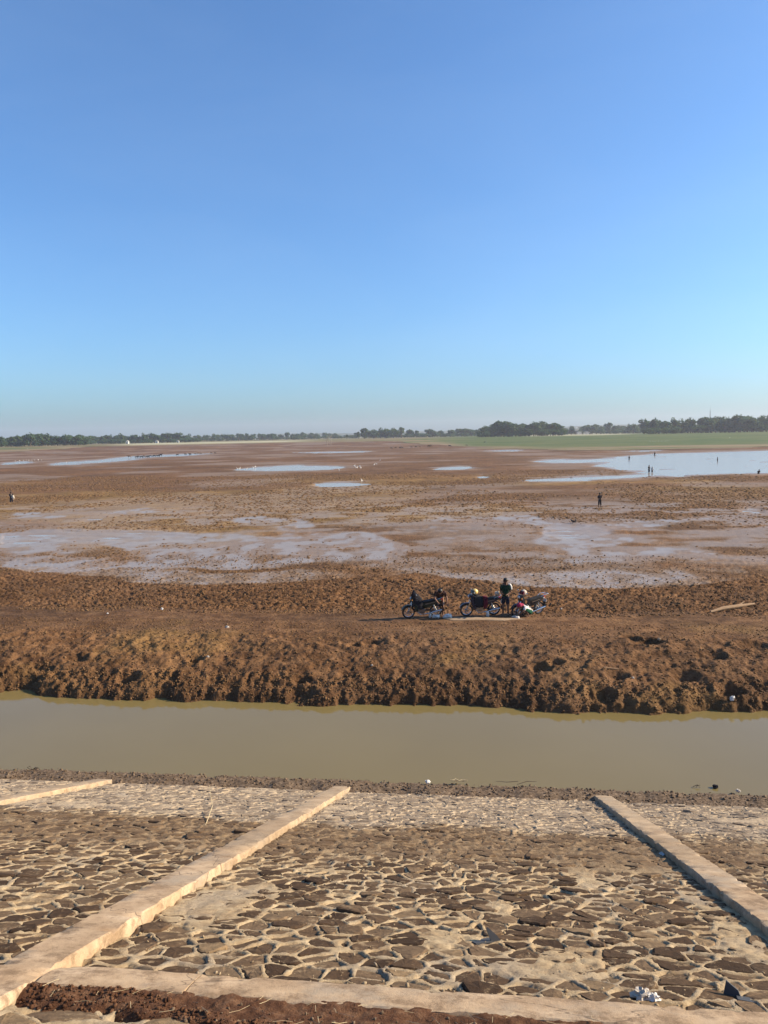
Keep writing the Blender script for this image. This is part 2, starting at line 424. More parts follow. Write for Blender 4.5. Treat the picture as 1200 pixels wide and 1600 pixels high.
# ------------------------------------------------------------------ the lake bed
WATER = -.85
def shore(x):
    return 24.42 + .5 * (vn(x * .33, x * 0, 31) - .5) + .35 * (vn(x * 1.1, x * 0, 32) - .5) + .16 * (vn(x * 3.7, x * 0, 33) - .5) + .35 * np.exp(-((x + 16.2) / .9) ** 2)
def place_list(pix, z=0.0): return np.array([locate(u, v, z)[:2] for u, v in pix])
def inside(poly, X, Y):
    r = np.zeros(X.shape, bool)
    x0, y0 = poly[-1]
    for x1, y1 in poly:
        c = ((y0 > Y) != (y1 > Y))
        if y1 != y0: r ^= c & (X < (x1 - x0) * (Y - y0) / (y1 - y0) + x0)
        x0, y0 = x1, y1
    return r
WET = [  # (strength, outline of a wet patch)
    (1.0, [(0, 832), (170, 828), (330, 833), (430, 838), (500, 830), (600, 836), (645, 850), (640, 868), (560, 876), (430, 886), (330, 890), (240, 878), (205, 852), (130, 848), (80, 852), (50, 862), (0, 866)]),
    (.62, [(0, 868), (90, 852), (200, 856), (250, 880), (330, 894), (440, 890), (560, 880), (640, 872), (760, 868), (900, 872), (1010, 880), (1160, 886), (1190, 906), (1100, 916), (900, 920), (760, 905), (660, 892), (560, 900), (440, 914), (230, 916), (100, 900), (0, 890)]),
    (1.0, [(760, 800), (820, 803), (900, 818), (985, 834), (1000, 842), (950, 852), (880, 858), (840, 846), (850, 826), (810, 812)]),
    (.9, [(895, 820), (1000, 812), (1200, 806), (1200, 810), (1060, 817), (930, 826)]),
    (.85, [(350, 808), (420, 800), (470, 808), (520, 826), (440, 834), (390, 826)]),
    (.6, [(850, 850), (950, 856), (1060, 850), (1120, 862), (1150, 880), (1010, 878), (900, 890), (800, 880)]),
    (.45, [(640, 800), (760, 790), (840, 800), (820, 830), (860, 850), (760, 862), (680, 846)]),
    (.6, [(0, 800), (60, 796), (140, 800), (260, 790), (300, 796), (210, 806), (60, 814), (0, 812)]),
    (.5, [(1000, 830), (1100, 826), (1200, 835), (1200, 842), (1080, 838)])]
POOLS = [
    [(366, 734), (400, 730), (460, 727), (520, 728), (545, 731), (500, 734), (440, 736), (390, 736)],
    [(488, 757), (515, 754), (545, 754), (595, 755), (560, 759), (520, 761)],
    [(676, 733), (700, 729), (730, 728), (748, 731), (720, 735), (690, 736)],
    [(736, 743), (755, 741), (774, 744), (755, 746)],
    [(815, 721), (870, 718), (935, 717), (985, 712), (1050, 708), (1130, 706), (1230, 703), (1260, 736), (1200, 738), (1160, 739), (1080, 742), (1055, 747), (1036, 743), (1000, 745), (960, 748), (900, 752), (850, 752), (805, 750), (850, 747), (920, 744), (985, 742), (1010, 738), (985, 734), (950, 731), (925, 726), (960, 722), (900, 723)],
    [(1146, 795), (1170, 792), (1200, 794), (1196, 798), (1160, 798)],
    [(1005, 773), (1030, 771), (1055, 772), (1030, 775)],
    [(106, 816), (140, 810), (172, 807), (180, 810), (140, 818)],
    [(55, 728), (100, 722), (150, 719), (190, 714), (240, 711), (300, 709), (335, 708), (300, 712), (230, 715), (195, 720), (140, 724), (100, 727)],
    [(0, 724), (30, 721), (66, 721), (40, 724), (0, 727)],
    [(430, 707), (500, 706), (560, 705), (600, 704), (560, 707), (500, 708)],
    [(0, 834), (60, 830), (170, 830), (300, 833), (320, 838), (280, 845), (210, 845), (160, 841), (80, 845), (30, 854), (0, 858)],
    [(860, 818), (900, 818), (940, 826), (980, 834), (930, 838), (880, 836), (850, 826)],
    [(738, 705), (780, 703), (832, 702), (800, 706)],
    [(960, 705), (1000, 703), (1045, 703), (1010, 706)],
    [(0, 708), (24, 706), (26, 708), (0, 711)]]
PITS = [(845, 1044, .34, .4), (869, 1040, .26, .35), (1010, 1012, .55, .4), (985, 1005, .3, .3), (1180, 1016, .6, .4), (1143, 1064, .38, .4), (580, 1012, .3, .3), (556, 1015, .3, .28),
        (965, 1052, .35, .3), (632, 1068, .32, .4), (660, 1068, .25, .35), (305, 1030, .3, .3), (200, 1048, .35, .3), (120, 1028, .4, .25), (1070, 1050, .4, .3), (940, 1068, .4, .35), (470, 1052, .3, .3),
        (90, 1072, .5, .45), (470, 1062, .4, .3), (700, 1050, .4, .25), (1110, 1030, .5, .25), (30, 1072, .6, .5)]
PITW = [(*locate(u, v, -.1)[:2], r_, dd) for u, v, r_, dd in PITS]
PROF = (np.array([-4, -1.0, -.35, 0, .16, .45, 1.2, 2.4, 3.8, 5.5, 7.0, 9.2, 10.2, 11.2]),
        np.array([-2.4, -1.6, -1.15, WATER, -.66, -.50, -.28, -.04, .08, .13, .12, .08, .03, 0.]))
RUT = [(locate(590, 903, 0), locate(700, 934, 0)), (locate(625, 903, 0), locate(735, 930, 0))]
def bed(X, Y, wet=None, pool=None):
    q = Y - shore(X)
    far = Y > 62
    h = np.zeros_like(X)
    n_far = far
    nr = ~far
    x, y, qq = X[nr], Y[nr], q[nr]
    face = sm(-.6, -.1, qq) * (1 - sm(.7, 1.6, qq))
    qw = qq + face * (.22 * (fbm(x * 1.3, y * 1.3, 41, 5) - .5) * 1.6 + .16 * (fbm(x * 7, y * 5, 44, 3) - .5))
    z = np.interp(qw, *PROF)
    lump = sm(.3, 1.2, qq) * (1 - sm(4.2, 6.6, qq))
    f1, f2, _ = worley(x * 1.05, y * .85, 47)
    z = z + lump * (.20 * (fbm(x * .75, y * .6, 42, 4) - .5) * 1.5 + .04 * (.45 - f1) + .16 * (fbm(x * 2.6, y * 2.6, 43, 5) - .5))
    z = z + (face * .14 + lump * .09) * (fbm(x * 6.5, y * 5, 45, 4) - .5) * 1.6
    f1, f2, _ = worley(x * 4.6, y * 4.6, 48)
    z = z + (face + .6 * lump) * .04 * (.5 - f1)
    track = sm(4.5, 6.6, qq) * (1 - sm(9.0, 10.4, qq))
    z = z + track * (.10 * (fbm(x * .5, y * 1.6, 51, 4) - .5) + .03 * (fbm(x * 5, y * 5, 52, 3) - .5))
    po = sm(9.2, 10.4, qq) * (1 - .75 * sm(17, 30, qq))
    wx = x + .25 * (vn(x * 2.1, y * 2.1, 54) - .5); wy = y + .25 * (vn(x * 2.1, y * 2.1, 55) - .5)
    f1, f2, idv = worley(wx * 5.2, wy * 3.6, 53)
    g1, g2, _ = worley(wx * 8.3 + 3, wy * 6.3, 56)
    z = z + po * (.12 * (.42 - sm(.05, .62, f1)) * (.25 + 1.2 * idv) + .07 * (.4 - g1) + .10 * (fbm(x * 5.0, y * 4.2, 60, 3) - .5) + .10 * (fbm(x * .5, y * .5, 57, 3) - .5))
    for px, py, pr, dd in PITW:
        k = np.exp(-(((x - px) / pr) ** 2 + ((y - py) / (pr * .8)) ** 2) ** 1.1)
        z = z - .8 * dd * k + .2 * dd * np.exp(-((np.hypot(x - px, (y - py) / .8) - pr * 1.35) / (pr * .3)) ** 2)
    for a, b in RUT:
        d = (b - a); L = d.length_squared; t = np.clip(((x - a.x) * d.x + (y - a.y) * d.y) / L, 0, 1)
        dist = np.hypot(x - a.x - t * d.x, y - a.y - t * d.y); z = z - .09 * np.exp(-(dist / .1) ** 2)
    h[nr] = z
    x, y = X[far], Y[far]
    k = np.clip(62 / y, .1, 1)
    h[far] = .09 * (.45 - worley(x * 1.6, y * 1.0, 58)[0]) * k + .16 * (fbm(x * .12, y * .12, 59, 4) - .5) * (1 - sm(300, 500, y)) + 0.03
    if wet is not None:
        plainpart = sm(11, 13, q)
        h = h * (1 - .72 * wet * plainpart)
        h = np.where(q > 18, np.maximum(h, -.028), h)
        near_ = 1 - sm(90, 120, Y); pd = .13 * (1 - near_) + near_ * (.055 - .20 * (fbm(X * .30, Y * .8, 170, 6) - .47)); h = h * (1 - pool) - pd * pool
    return h + rise(X, Y)

ys = list(np.arange(22.6, 46, .062))
while ys[-1] < 3500: ys.append(ys[-1] * 1.007)
ys = np.array(ys); NC = 720
ts = np.linspace(-.95, .62, NC)
GY = np.repeat(ys[:, None], NC, 1); GX = GY * ts[None, :]
def blur(a, k):
    for ax in (0, 1):
        for _ in range(2):
            p = np.pad(a, [(k, k) if i == ax else (0, 0) for i in (0, 1)], mode='edge')
            c = np.cumsum(p, ax); c = np.insert(c, 0, 0, ax)
            n = 2 * k + 1
            a = (c[n:] - c[:-n]) / n if ax == 0 else (c[:, n:] - c[:, :-n]) / n
    return a
wet = np.zeros_like(GX); pool = np.zeros_like(GX)
band = (ys > 38) & (ys < 460)
bx, by = GX[band], GY[band]
wx = bx + by * .022 * (fbm(bx * .22, by * .1, 61, 4) - .5) * 2; wy = by * (1 + .11 * (fbm(bx * .13, by * .09, 62, 5) - .5))
wetb = np.zeros_like(bx); poolb = np.zeros_like(bx)
for s, o in WET: wetb = np.maximum(wetb, s * inside(place_list(o), wx, wy))
wx = bx + by * .012 * (fbm(bx * .3, by * .12, 63, 4) - .5) * 2; wy = by * (1 + .03 * (fbm(bx * .12, by * .1, 64, 4) - .5))
for o in POOLS: poolb = np.maximum(poolb, 1.0 * inside(place_list(o), wx, wy))
pn = fbm(bx * .16, by * .34, 161, 7) - .5
poolb = sm(.42, .6, blur(poolb, 3) + 1.7 * pn * sm(0, .25, blur(poolb, 6)))
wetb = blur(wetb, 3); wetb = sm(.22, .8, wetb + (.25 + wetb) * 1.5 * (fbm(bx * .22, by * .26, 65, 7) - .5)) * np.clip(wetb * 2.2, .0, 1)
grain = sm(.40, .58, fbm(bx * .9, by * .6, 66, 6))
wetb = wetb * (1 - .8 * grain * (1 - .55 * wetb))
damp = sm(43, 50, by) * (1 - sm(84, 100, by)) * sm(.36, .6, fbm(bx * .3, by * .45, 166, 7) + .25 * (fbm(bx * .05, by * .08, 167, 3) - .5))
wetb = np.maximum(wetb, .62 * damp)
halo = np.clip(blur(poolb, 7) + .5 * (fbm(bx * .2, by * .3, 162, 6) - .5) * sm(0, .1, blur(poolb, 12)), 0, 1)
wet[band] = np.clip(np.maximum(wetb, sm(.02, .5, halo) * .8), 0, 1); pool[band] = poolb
# slight damp sheen spread over the flats between the pools
wet = np.maximum(wet, .42 * sm(.47, .66, fbm(GX * .05, GY * .06, 67, 7)) * sm(44, 58, GY))
och = sm(.46, .62, fbm(GX * .035, GY * .05, 68, 5)) * sm(48, 62, GY) * (1 - sm(125, 170, GY)) + .5 * sm(.5, .7, fbm(GX * .3, GY * .25, 69, 5)) * (1 - sm(30, 34, GY))
GZ = bed(GX, GY, wet, pool)
me = mesh_np('mud_plain', np.stack([GX, GY, GZ], -1).reshape(-1, 3), grid_faces(len(ys), NC), M['mud'], True)
attr(me, 'wet', wet); attr(me, 'ochre', np.clip(och, 0, 1))
tag(obj('mud_plain', me), 'bare brown mud of the drained lake bed with wet shining patches', kind='structure')
def ground(x, y): return float(bed(np.array([[float(x)]]), np.array([[float(y)]]))[0, 0])

# grass on the old shore, a sheet just over the soil
gr0 = int(np.searchsorted(ys, 300)); sub = slice(gr0, None)
gx, gy = GX[sub], GY[sub]; gd = np.hypot(gx, gy); ga = np.degrees(np.arctan2(gx, gy))
edge = np.interp(ga, [-45, -33.5, -27, -22, -16, -8, -3, 0, 5, 10, 19.5, 30], [560, 560, 640, 640, 650, 610, 540, 430, 360, 345, 385, 400])
edge = edge * (1 + .16 * (fbm(gx * .012, gy * .02, 71, 5) - .5) * 2)
gz = rise(gx, gy) + .16
gmask = gd > edge
fq = grid_faces(gx.shape[0], NC); keep = gmask.ravel()[fq].all(1); fq = fq[keep]
used = np.unique(fq); remap = np.zeros(gx.size, int); remap[used] = np.arange(len(used))
gv = np.stack([gx, gy, gz], -1).reshape(-1, 3)[used]
me = mesh_np('grass_field', gv, remap[fq], M['grass'], True)
dry = np.clip(1.0 - sm(0, 90, gd - edge) * .8, 0, 1) + .5 * (1 - sm(-6, 0, ga))
attr(me, 'dry', np.clip(dry, 0, 1).ravel()[used])
pale = sm(-27, -24, ga) * (1 - sm(-15, -11, ga)) * sm(640, 690, gd) * (1 - sm(800, 860, gd)) + sm(3, 4, ga) * (1 - sm(9, 12, ga)) * sm(690, 720, gd) * .7
attr(me, 'pale', np.clip(pale, 0, 1).ravel()[used])
tag(obj('grass_field', me), 'green grass belt between the mud and the trees', kind='structure')

# ------------------------------------------------------------------ water
def sheet(name, x0, x1, y0, y1, z, mat):
    v = np.array([[x0, y0, z], [x1, y0, z], [x1, y1, z], [x0, y1, z]]); return obj(name, mesh_np(name, v, np.array([[0, 1, 2, 3]]), mat))
tag(sheet('canal_water', -60, 45, 16.5, 26.2, WATER, M['water']), 'olive brown still water of the canal', kind='structure')
for i, o in enumerate(POOLS):
    w = place_list(o); mx = .03 * w[:, 1].mean()
    tag(sheet('pool_water', w[:, 0].min() - mx * .4, w[:, 0].max() + mx * .4, w[:, 1].min() - mx, w[:, 1].max() + mx, -.045 - .003 * i, M['pool']), kind='structure')

# ------------------------------------------------------------------ the embankment
SL = R(20.0); CZ = 5.9
ES = np.array([0, math.cos(SL), -math.sin(SL)]); EN = np.array([0, math.sin(SL), math.cos(SL)])
def slope(x, s, h):
    x, s, h = np.broadcast_arrays(np.asarray(x, float), s, h)
    return np.stack([x, s * ES[1] + h * EN[1], CZ + s * ES[2] + h * EN[2]], -1)
H0 = -.10
def in_view(p, m=30):
    d = Vector(p) - Vector((0, 0, EYE)); k = d.dot(fwd)
    if k <= 0: return False
    return -m < 600 + FPX * d.dot(right) / k < 1200 + m and -m < 800 - FPX * d.dot(up) / k < 1600 + m

def bay(name, label, x0, x1, s0, s1, seed, h0=H0, limit=300, dx=.29, ds=.225, smear=.62, pale=0):
    nx, ns = int((x1 - x0) / dx) + 5, int((s1 - s0) / ds) + 5
    I, J = np.meshgrid(np.arange(nx), np.arange(ns), indexing='ij')
    hx, hy = h2(I, J, seed), h2(I, J, seed + 1)
    SX = x0 + (I - 2 + .5 + (J % 2) * .5 + (hx - .5) * 1.05) * dx
    SS = s0 + (J - 2 + .5 + (hy - .5) * 1.05) * ds
    SS = SS + .12 * (vn(SX * .8, SS * .5, seed + 2) - .5)
    gap = .005 + .036 * h2(I, J, seed + 3) ** 2
    def smear_at(x, s): return sm(smear, smear + .06, fbm(x * .75, s * .6, seed + 4, 4))
    def silt_at(s, x): return sm(10.2, 11.6, s + 1.2 * (vn(x * .5, s * .5, seed + 5) - .5)) * (1 - sm(13.2, 14., s + 1.2 * (vn(x * .5, s * .5, seed + 5) - .5)))
    # mortar bed
    cs = np.arange(x0, x1 + .001, (x1 - x0) / round((x1 - x0) / .022))
    rs = (list(np.arange(s0, min(s1, 7.6), .017)) + list(np.arange(max(s0, 7.6), min(s1, 10), .026))) or [s0]
    while rs[-1] < s1: rs.append(rs[-1] + .05)
    rs = np.array(rs)
    PX, PS = np.meshgrid(cs, rs)
    ci = np.floor((PX - x0) / dx).astype(int) + 2; cj = np.floor((PS - s0) / ds).astype(int) + 2
    f1 = np.full(PX.shape, 9.); ax = np.zeros(PX.shape); ay = ax.copy(); ag = ax.copy()
    cand = []
    for i in range(-2, 3):
        for j in range(-2, 3):
            a, b = np.clip(ci + i, 0, nx - 1), np.clip(cj + j, 0, ns - 1)
            qx, qs, qg = SX[a, b], SS[a, b], gap[a, b]; d = (qx - PX) ** 2 + (qs - PS) ** 2
            cand.append((qx, qs, d)); m = d < f1
            f1 = np.where(m, d, f1); ax = np.where(m, qx, ax); ay = np.where(m, qs, ay); ag = np.where(m, qg, ag)
    ed = np.full(PX.shape, 9.)
    for qx, qs, d in cand:
        L = np.hypot(qx - ax, qs - ay); e = np.where(L > 1e-6, (d - f1) / (2 * np.maximum(L, 1e-6)), 9.); ed = np.minimum(ed, e)
    del cand
    nz = fbm(PX * 11, PS * 11, seed + 6, 4) - .5
    gw = ag + .05 * (fbm(PX * 6, PS * 6, seed + 7, 3) - .45)
    ins = sm(gw + .002, gw + .026, ed)
    top = .008 + .032 * nz + .016 * (fbm(PX * 32, PS * 32, seed + 9, 2) - .5) + .016 * (fbm(PX * 2.2, PS * 2.2, seed + 8, 3) - .5)
    low = -.035 + .02 * nz
    sme, sil = smear_at(PX, PS), silt_at(PS, PX)
    low = low * (1 - sme) + (.016 + .02 * nz) * sme
    low = low * (1 - .7 * sil) + (.004 + .07 * nz) * .7 * sil; top = top + sil * .05 * nz
    hh = top * (1 - ins) + low * ins
    v = slope(PX, PS, h0 + hh).reshape(-1, 3)
    root = obj(name, mesh_np('mortar_bed', v, grid_faces(*PX.shape), M['mortar'], True))
    tag(root, label, kind='structure')
    # stones
    st = []
    for i in range(1, nx - 1):
        for j in range(1, ns - 1):
            cx, cs_ = SX[i, j], SS[i, j]
            if not (x0 + .02 < cx < x1 - .02 and s0 + .02 < cs_ < s1 - .02): continue
            g = gap[i, j]
            poly = [(x0 + .012, s0 + .012), (x1 - .012, s0 + .012), (x1 - .012, s1 - .012), (x0 + .012, s1 - .012)]
            ok = True
            for a in range(max(0, i - 2), min(nx, i + 3)):
                for b in range(max(0, j - 2), min(ns, j + 3)):
                    if a == i and b == j: continue
                    dx_, dy_ = SX[a, b] - cx, SS[a, b] - cs_; L = math.hypot(dx_, dy_)
                    if L > .8 or L < 1e-6: continue
                    dx_ /= L; dy_ /= L; lim = L / 2 - g
                    out = []; n = len(poly)
                    for k in range(n):
                        p, q = poly[k], poly[(k + 1) % n]
                        dp = (p[0] - cx) * dx_ + (p[1] - cs_) * dy_ - lim; dq = (q[0] - cx) * dx_ + (q[1] - cs_) * dy_ - lim
                        if dp <= 0: out.append(p)
                        if (dp < 0) != (dq < 0):
                            t = dp / (dp - dq); out.append((p[0] + (q[0] - p[0]) * t, p[1] + (q[1] - p[1]) * t))
                    poly = out
                    if len(poly) < 3: ok = False; break
                if not ok: break
            if ok: st.append((cx, cs_, poly, i, j))
    rd = random.Random(seed)
    meshes = []
    for cx, cs_, poly, i, j in st:
        pts = []
        n = len(poly)
        for k in range(n):
            p, q = poly[k], poly[(k + 1) % n]
            L = math.hypot(p[0] - q[0], p[1] - q[1])
            if L < .012: continue
            for t in ((.12, .5, .88) if L > .13 else (.2, .8)):
                pts.append((p[0] + (q[0] - p[0]) * t + rd.uniform(-.006, .006), p[1] + (q[1] - p[1]) * t + rd.uniform(-.006, .006)))
        if len(pts) < 4: continue
        hs = h0 + rd.uniform(-.012, .018) + (.012 if rd.random() < .12 else 0); tx, tyy = rd.uniform(-.07, .07), rd.uniform(-.07, .07)
        vs = []
        n = len(pts)
        for k_, sc_, hz_ in ((0, 1.0, -.075), (1, 1.0, -.010), (2, .88, 0.0)):
            for (a, b) in pts:
                X, S = cx + (a - cx) * sc_, cs_ + (b - cs_) * sc_
                vs.append((X, S, hs + hz_ + (X - cx) * tx + (S - cs_) * tyy + (rd.uniform(-.005, .005) if k_ else 0)))
        vs.append((cx, cs_, hs + rd.uniform(-.004, .008)))
        arr = np.array(vs); P3 = slope(arr[:, 0], arr[:, 1], arr[:, 2])
        fs = []
        for r_ in range(2):
            for k in range(n): fs.append((r_ * n + k, r_ * n + (k + 1) % n, (r_ + 1) * n + (k + 1) % n, (r_ + 1) * n + k))
        for k in range(n): fs.append((2 * n + k, 2 * n + (k + 1) % n, 3 * n))
        t = rd.random()
        t = min(1, max(0, t * .75 + .25 * rd.random() + pale))
        meshes.append((cs_, cx, P3, fs, t))
    meshes.sort(key=lambda a: a[0])
    singles, rest = [], []
    for a in meshes:
        c = a[2][-1]
        (singles if len(singles) < limit and in_view(c) else rest).append(a)
    for cs_, cx, P3, fs, t in singles:
        c = P3[-1].copy()
        me = mesh_np('stone', P3 - c, fs, M['stone']); attr(me, 'tint', np.full(len(P3), t))
        o = obj('stone', me, root); o.location = c
    if rest:
        V, Fs, T, b = [], [], [], 0
        for cs_, cx, P3, fs, t in rest:
            V.append(P3); Fs += [tuple(k + b for k in f) for f in fs]; T.append(np.full(len(P3), t)); b += len(P3)
        me = mesh_np('stone_field', np.concatenate(V), Fs, M['stone']); attr(me, 'tint', np.concatenate(T))
        tag(obj('stone_field', me, root), kind='stuff')
    return root
RIBS = [(-9.79, -9.35), (-3.66, -3.22), (2.74, 3.17)]
S_END = 19.15
bay('embankment_paving', 'stone paving between the two long concrete ribs, above the beam', RIBS[1][1], RIBS[2][0], 5.56, S_END, 101)
bay('embankment_paving', 'stone paving left of the long diagonal rib', RIBS[0][1], RIBS[1][0], 5.0, S_END, 201, smear=.66)
bay('embankment_paving', 'stone paving right of the shaded rib', RIBS[2][1], 8.6, 5.5, S_END, 301, smear=.66)
bay('embankment_paving', 'far left stone paving beyond the shortest visible rib', -14.5, RIBS[0][0], 12.0, S_END, 401, smear=.66)
bay('embankment_paving', 'grey stone paving at the bottom edge below the dirt strip', RIBS[1][1], RIBS[2][0], 2.6, 5.02, 501, h0=-.075, limit=120, dx=.36, ds=.36, smear=.56, pale=.35)

def rib(name, x0, x1, s0, s1, seed, parent=None, along='s', top=0.0, depth=.26, cell=.05):
    """cast concrete bar on the slope with worn edges"""
    L, Wd = (s1 - s0, x1 - x0) if along == 's' else (x1 - x0, s1 - s0)
    n = max(2, int(L / cell)); a = np.linspace(0, 1, n + 1)
    prof = [(-.5, -depth), (-.5, -.14), (-.5, -.05), (-.485, -.012), (-.455, 0), (-.15, 0), (.15, 0), (.455, 0), (.485, -.012), (.5, -.05), (.5, -.14), (.5, -depth)]
    k = len(prof); A = np.repeat(a, k); w = np.tile([p[0] for p in prof], n + 1); hh = np.tile([p[1] for p in prof], n + 1)
    lo = A * L
    w = w * Wd + np.where(np.abs(w) > .44, np.sign(w) * .02 * (fbm(lo * 5, w * 9 + hh * 30, seed, 5) - .5) * 2, 0)
    hh = hh + np.where(hh > -.03, .010 * (fbm(lo * 4, w * 8, seed + 1, 4) - .5) - np.where(np.abs(w) > .44 * Wd, .02 * sm(.55, .75, fbm(lo * 6, w, seed + 2, 3)), 0), 0)
    if along == 's': P3 = slope((x0 + x1) / 2 + w, s0 + lo, top + hh)
    else: P3 = slope(x0 + lo, (s0 + s1) / 2 + w, top + hh)
    fs = [tuple(q) for q in (grid_faces(n + 1, k) if along == 's' else grid_faces(n + 1, k)[:, ::-1])]
    fs += [tuple(range(k - 1, -1, -1)), tuple(range(n * k, (n + 1) * k))]
    me = mesh_np(name, P3, fs, M['concrete'], True)
    try: me.set_sharp_from_angle(angle=R(35))
    except Exception: pass
    return obj(name, me, parent)
tag(rib('concrete_rib', *RIBS[1], 1.0, 19.68, 601), 'long pale concrete rib running diagonally down to the canal with a sunlit side', 'concrete rib', 'concrete ribs on the embankment')
tag(rib('concrete_rib', *RIBS[2], 5.56, 19.92, 611), 'pale concrete rib with a dark shadow along its left side', 'concrete rib', 'concrete ribs on the embankment')
tag(rib('concrete_rib', *RIBS[0], 9.0, 19.1, 621), 'short concrete rib stub at the far left of the paving', 'concrete rib', 'concrete ribs on the embankment')
beam = tag(empty('concrete_beam', slope(-.2, 5.34, 0).tolist()), 'pinkish concrete beam lying across the bottom of the slope above red dirt', 'concrete beam')
bl = Vector(slope(-.2, 5.34, 0).tolist())
for a, b, sd in ((-3.205, -2.087, 631), (-2.075, 2.72, 641)):
    o = rib('segment', a, b, 5.13, 5.545, sd, None, 'x', top=-.006); o.parent = beam; o.matrix_parent_inverse = Matrix.Translation(-bl)
o = rib('segment', 3.19, 8.6, 5.05, 5.49, 651, None, 'x', top=-.006); o.parent = beam; o.matrix_parent_inverse = Matrix.Translation(-bl)

# dirt strip under the beam
def strip(name, x0, x1, s0, s1, hf, mat, cell, label):
    X, S = np.meshgrid(np.arange(x0, x1 + cell, cell), np.arange(s0, s1 + cell, cell))
    return tag(obj(name, mesh_np(name, slope(X, S, hf(X, S)).reshape(-1, 3), grid_faces(*X.shape), mat, True)), label, kind='structure')
def dirt_h(X, S):
    sb = 4.90 - .33 * sm(-2.5, -1.5, X) + .3 * (fbm(X * 2.2, S * 2.2, 75, 4) - .5); e = sm(-.12, .10, S - sb)
    return -.15 + .115 * e + .022 * sm(4.98, 5.12, S) + .05 * (fbm(X * 7, S * 7, 72, 6) - .5) + .02 * (fbm(X * 25, S * 25, 73, 3) - .5) * e
strip('dirt_strip', -3.225, 2.74, 4.4, 5.16, dirt_h, M['red_dirt'], .014, 'strip of loose red brown dirt beside the concrete beam')
def toe_h(X, S):
    up_ = sm(18.75, 20.0, S + .5 * (fbm(X * 1.6, S * 1.6, 76, 4) - .5))
    dn = sm(20.15, 21.6, S + .25 * (fbm(X * .5, S * .1, 79, 3) - .5))
    return -.2 + .29 * up_ + (.05 * (fbm(X * 3, S * 3, 77, 4) - .5) + .05 * (.45 - worley(X * 9, S * 9, 78)[0])) * up_ - .9 * dn
strip('shore_gravel', -20, 12, 18.3, 22.5, toe_h, M['gravel'], .05, 'narrow band of dark gravel along the near waterline')
# body of the embankment under the paving, and its crest
ev = slope(np.array([-30, 22, 22, -30, -30, 22]), np.array([2.2, 2.2, 23., 23., -.4, -.4]), np.array([-.24, -.24, -.34, -.34, -.24, -.24]))
ev = np.concatenate([ev, [[-30, -8, 6.05], [22, -8, 6.05]]])
tag(obj('embankment', mesh_np('embankment', ev, [(0, 1, 2, 3), (4, 5, 1, 0), (6, 7, 5, 4)], M['red_dirt'])), 'earth body of the sloping embankment', kind='structure')

# ------------------------------------------------------------------ loose pieces nobody could count
ICO_V = None
def ico():
    t = (1 + 5 ** .5) / 2
    v = np.array([(-1, t, 0), (1, t, 0), (-1, -t, 0), (1, -t, 0), (0, -1, t), (0, 1, t), (0, -1, -t), (0, 1, -t), (t, 0, -1), (t, 0, 1), (-t, 0, -1), (-t, 0, 1)], float)
    f = np.array([(0, 11, 5), (0, 5, 1), (0, 1, 7), (0, 7, 10), (0, 10, 11), (1, 5, 9), (5, 11, 4), (11, 10, 2), (10, 7, 6), (7, 1, 8), (3, 9, 4), (3, 4, 2), (3, 2, 6), (3, 6, 8), (3, 8, 9), (4, 9, 5), (2, 4, 11), (6, 2, 10), (8, 6, 7), (9, 8, 1)])
    return v / np.linalg.norm(v[0]), f
def scatter(name, P3, size, mat, label, squash=.7, seed=1, parent=None):
    g = np.random.default_rng(seed); v, f = ico(); n = len(P3)
    k = 1 + g.uniform(-.35, .35, (n, 12, 1)); q = v[None] * k * (g.uniform(.6, 1.3, (n, 1, 3)))
    a = g.uniform(0, 6.28, n); b = g.uniform(-.7, .7, n)
    ca, sa, cb, sb = np.cos(a), np.sin(a), np.cos(b), np.sin(b)
    x, y, z = q[..., 0], q[..., 1], q[..., 2] * squash
    y, z = y * cb[:, None] - z * sb[:, None], y * sb[:, None] + z * cb[:, None]
    x, y = x * ca[:, None] - y * sa[:, None], x * sa[:, None] + y * ca[:, None]
    V = np.stack([x, y, z], -1) * size[:, None, None] + P3[:, None, :]
    F = (f[None] + 12 * np.arange(n)[:, None, None]).reshape(-1, 3)
    o = obj(name, mesh_np(name, V.reshape(-1, 3), F, mat), parent)
    return tag(o, label, kind='stuff')
def bed_pts(n, q0, q1, seed, power=1.0):
    g = np.random.default_rng(seed); x = g.uniform(-22, 13.5, n); y = shore(x) + q0 + (q1 - q0) * g.uniform(0, 1, n) ** power
    keep = (x / y > -.72) & (x / y < .42); x, y = x[keep], y[keep]
    return np.stack([x, y, bed(x[:, None], y[:, None])[:, 0]], -1)
p = bed_pts(12000, -.1, 1.3, 81); scatter('bank_clods', p, .010 + .035 * np.random.default_rng(1).uniform(0, 1, len(p)) ** 2.5, M['clod'], 'crumbling clods of earth on the cut bank face', .9, 2)
p = bed_pts(16000, .5, 7.4, 82); scatter('bank_clods', p, .008 + .045 * np.random.default_rng(2).uniform(0, 1, len(p)) ** 3, M['clod'], 'loose clods over the lumpy bank', .7, 3)
p = bed_pts(15000, 9.0, 26, 83, 1.5); scatter('mud_clods', p, .015 + .06 * np.random.default_rng(3).uniform(0, 1, len(p)) ** 2, M['clod'], 'trampled clods of drying mud on the flat', .55, 4)
g = np.random.default_rng(5); n = 5200
x = g.uniform(-14, 8.5, n); s = 18.8 + 1.45 * g.uniform(0, 1, n); scatter('shore_pebbles', slope(x, s, toe_h(x, s) + .004), .008 + .035 * g.uniform(0, 1, n) ** 3, M['gravel'], 'dark pebbles along the near waterline', .7, 6)
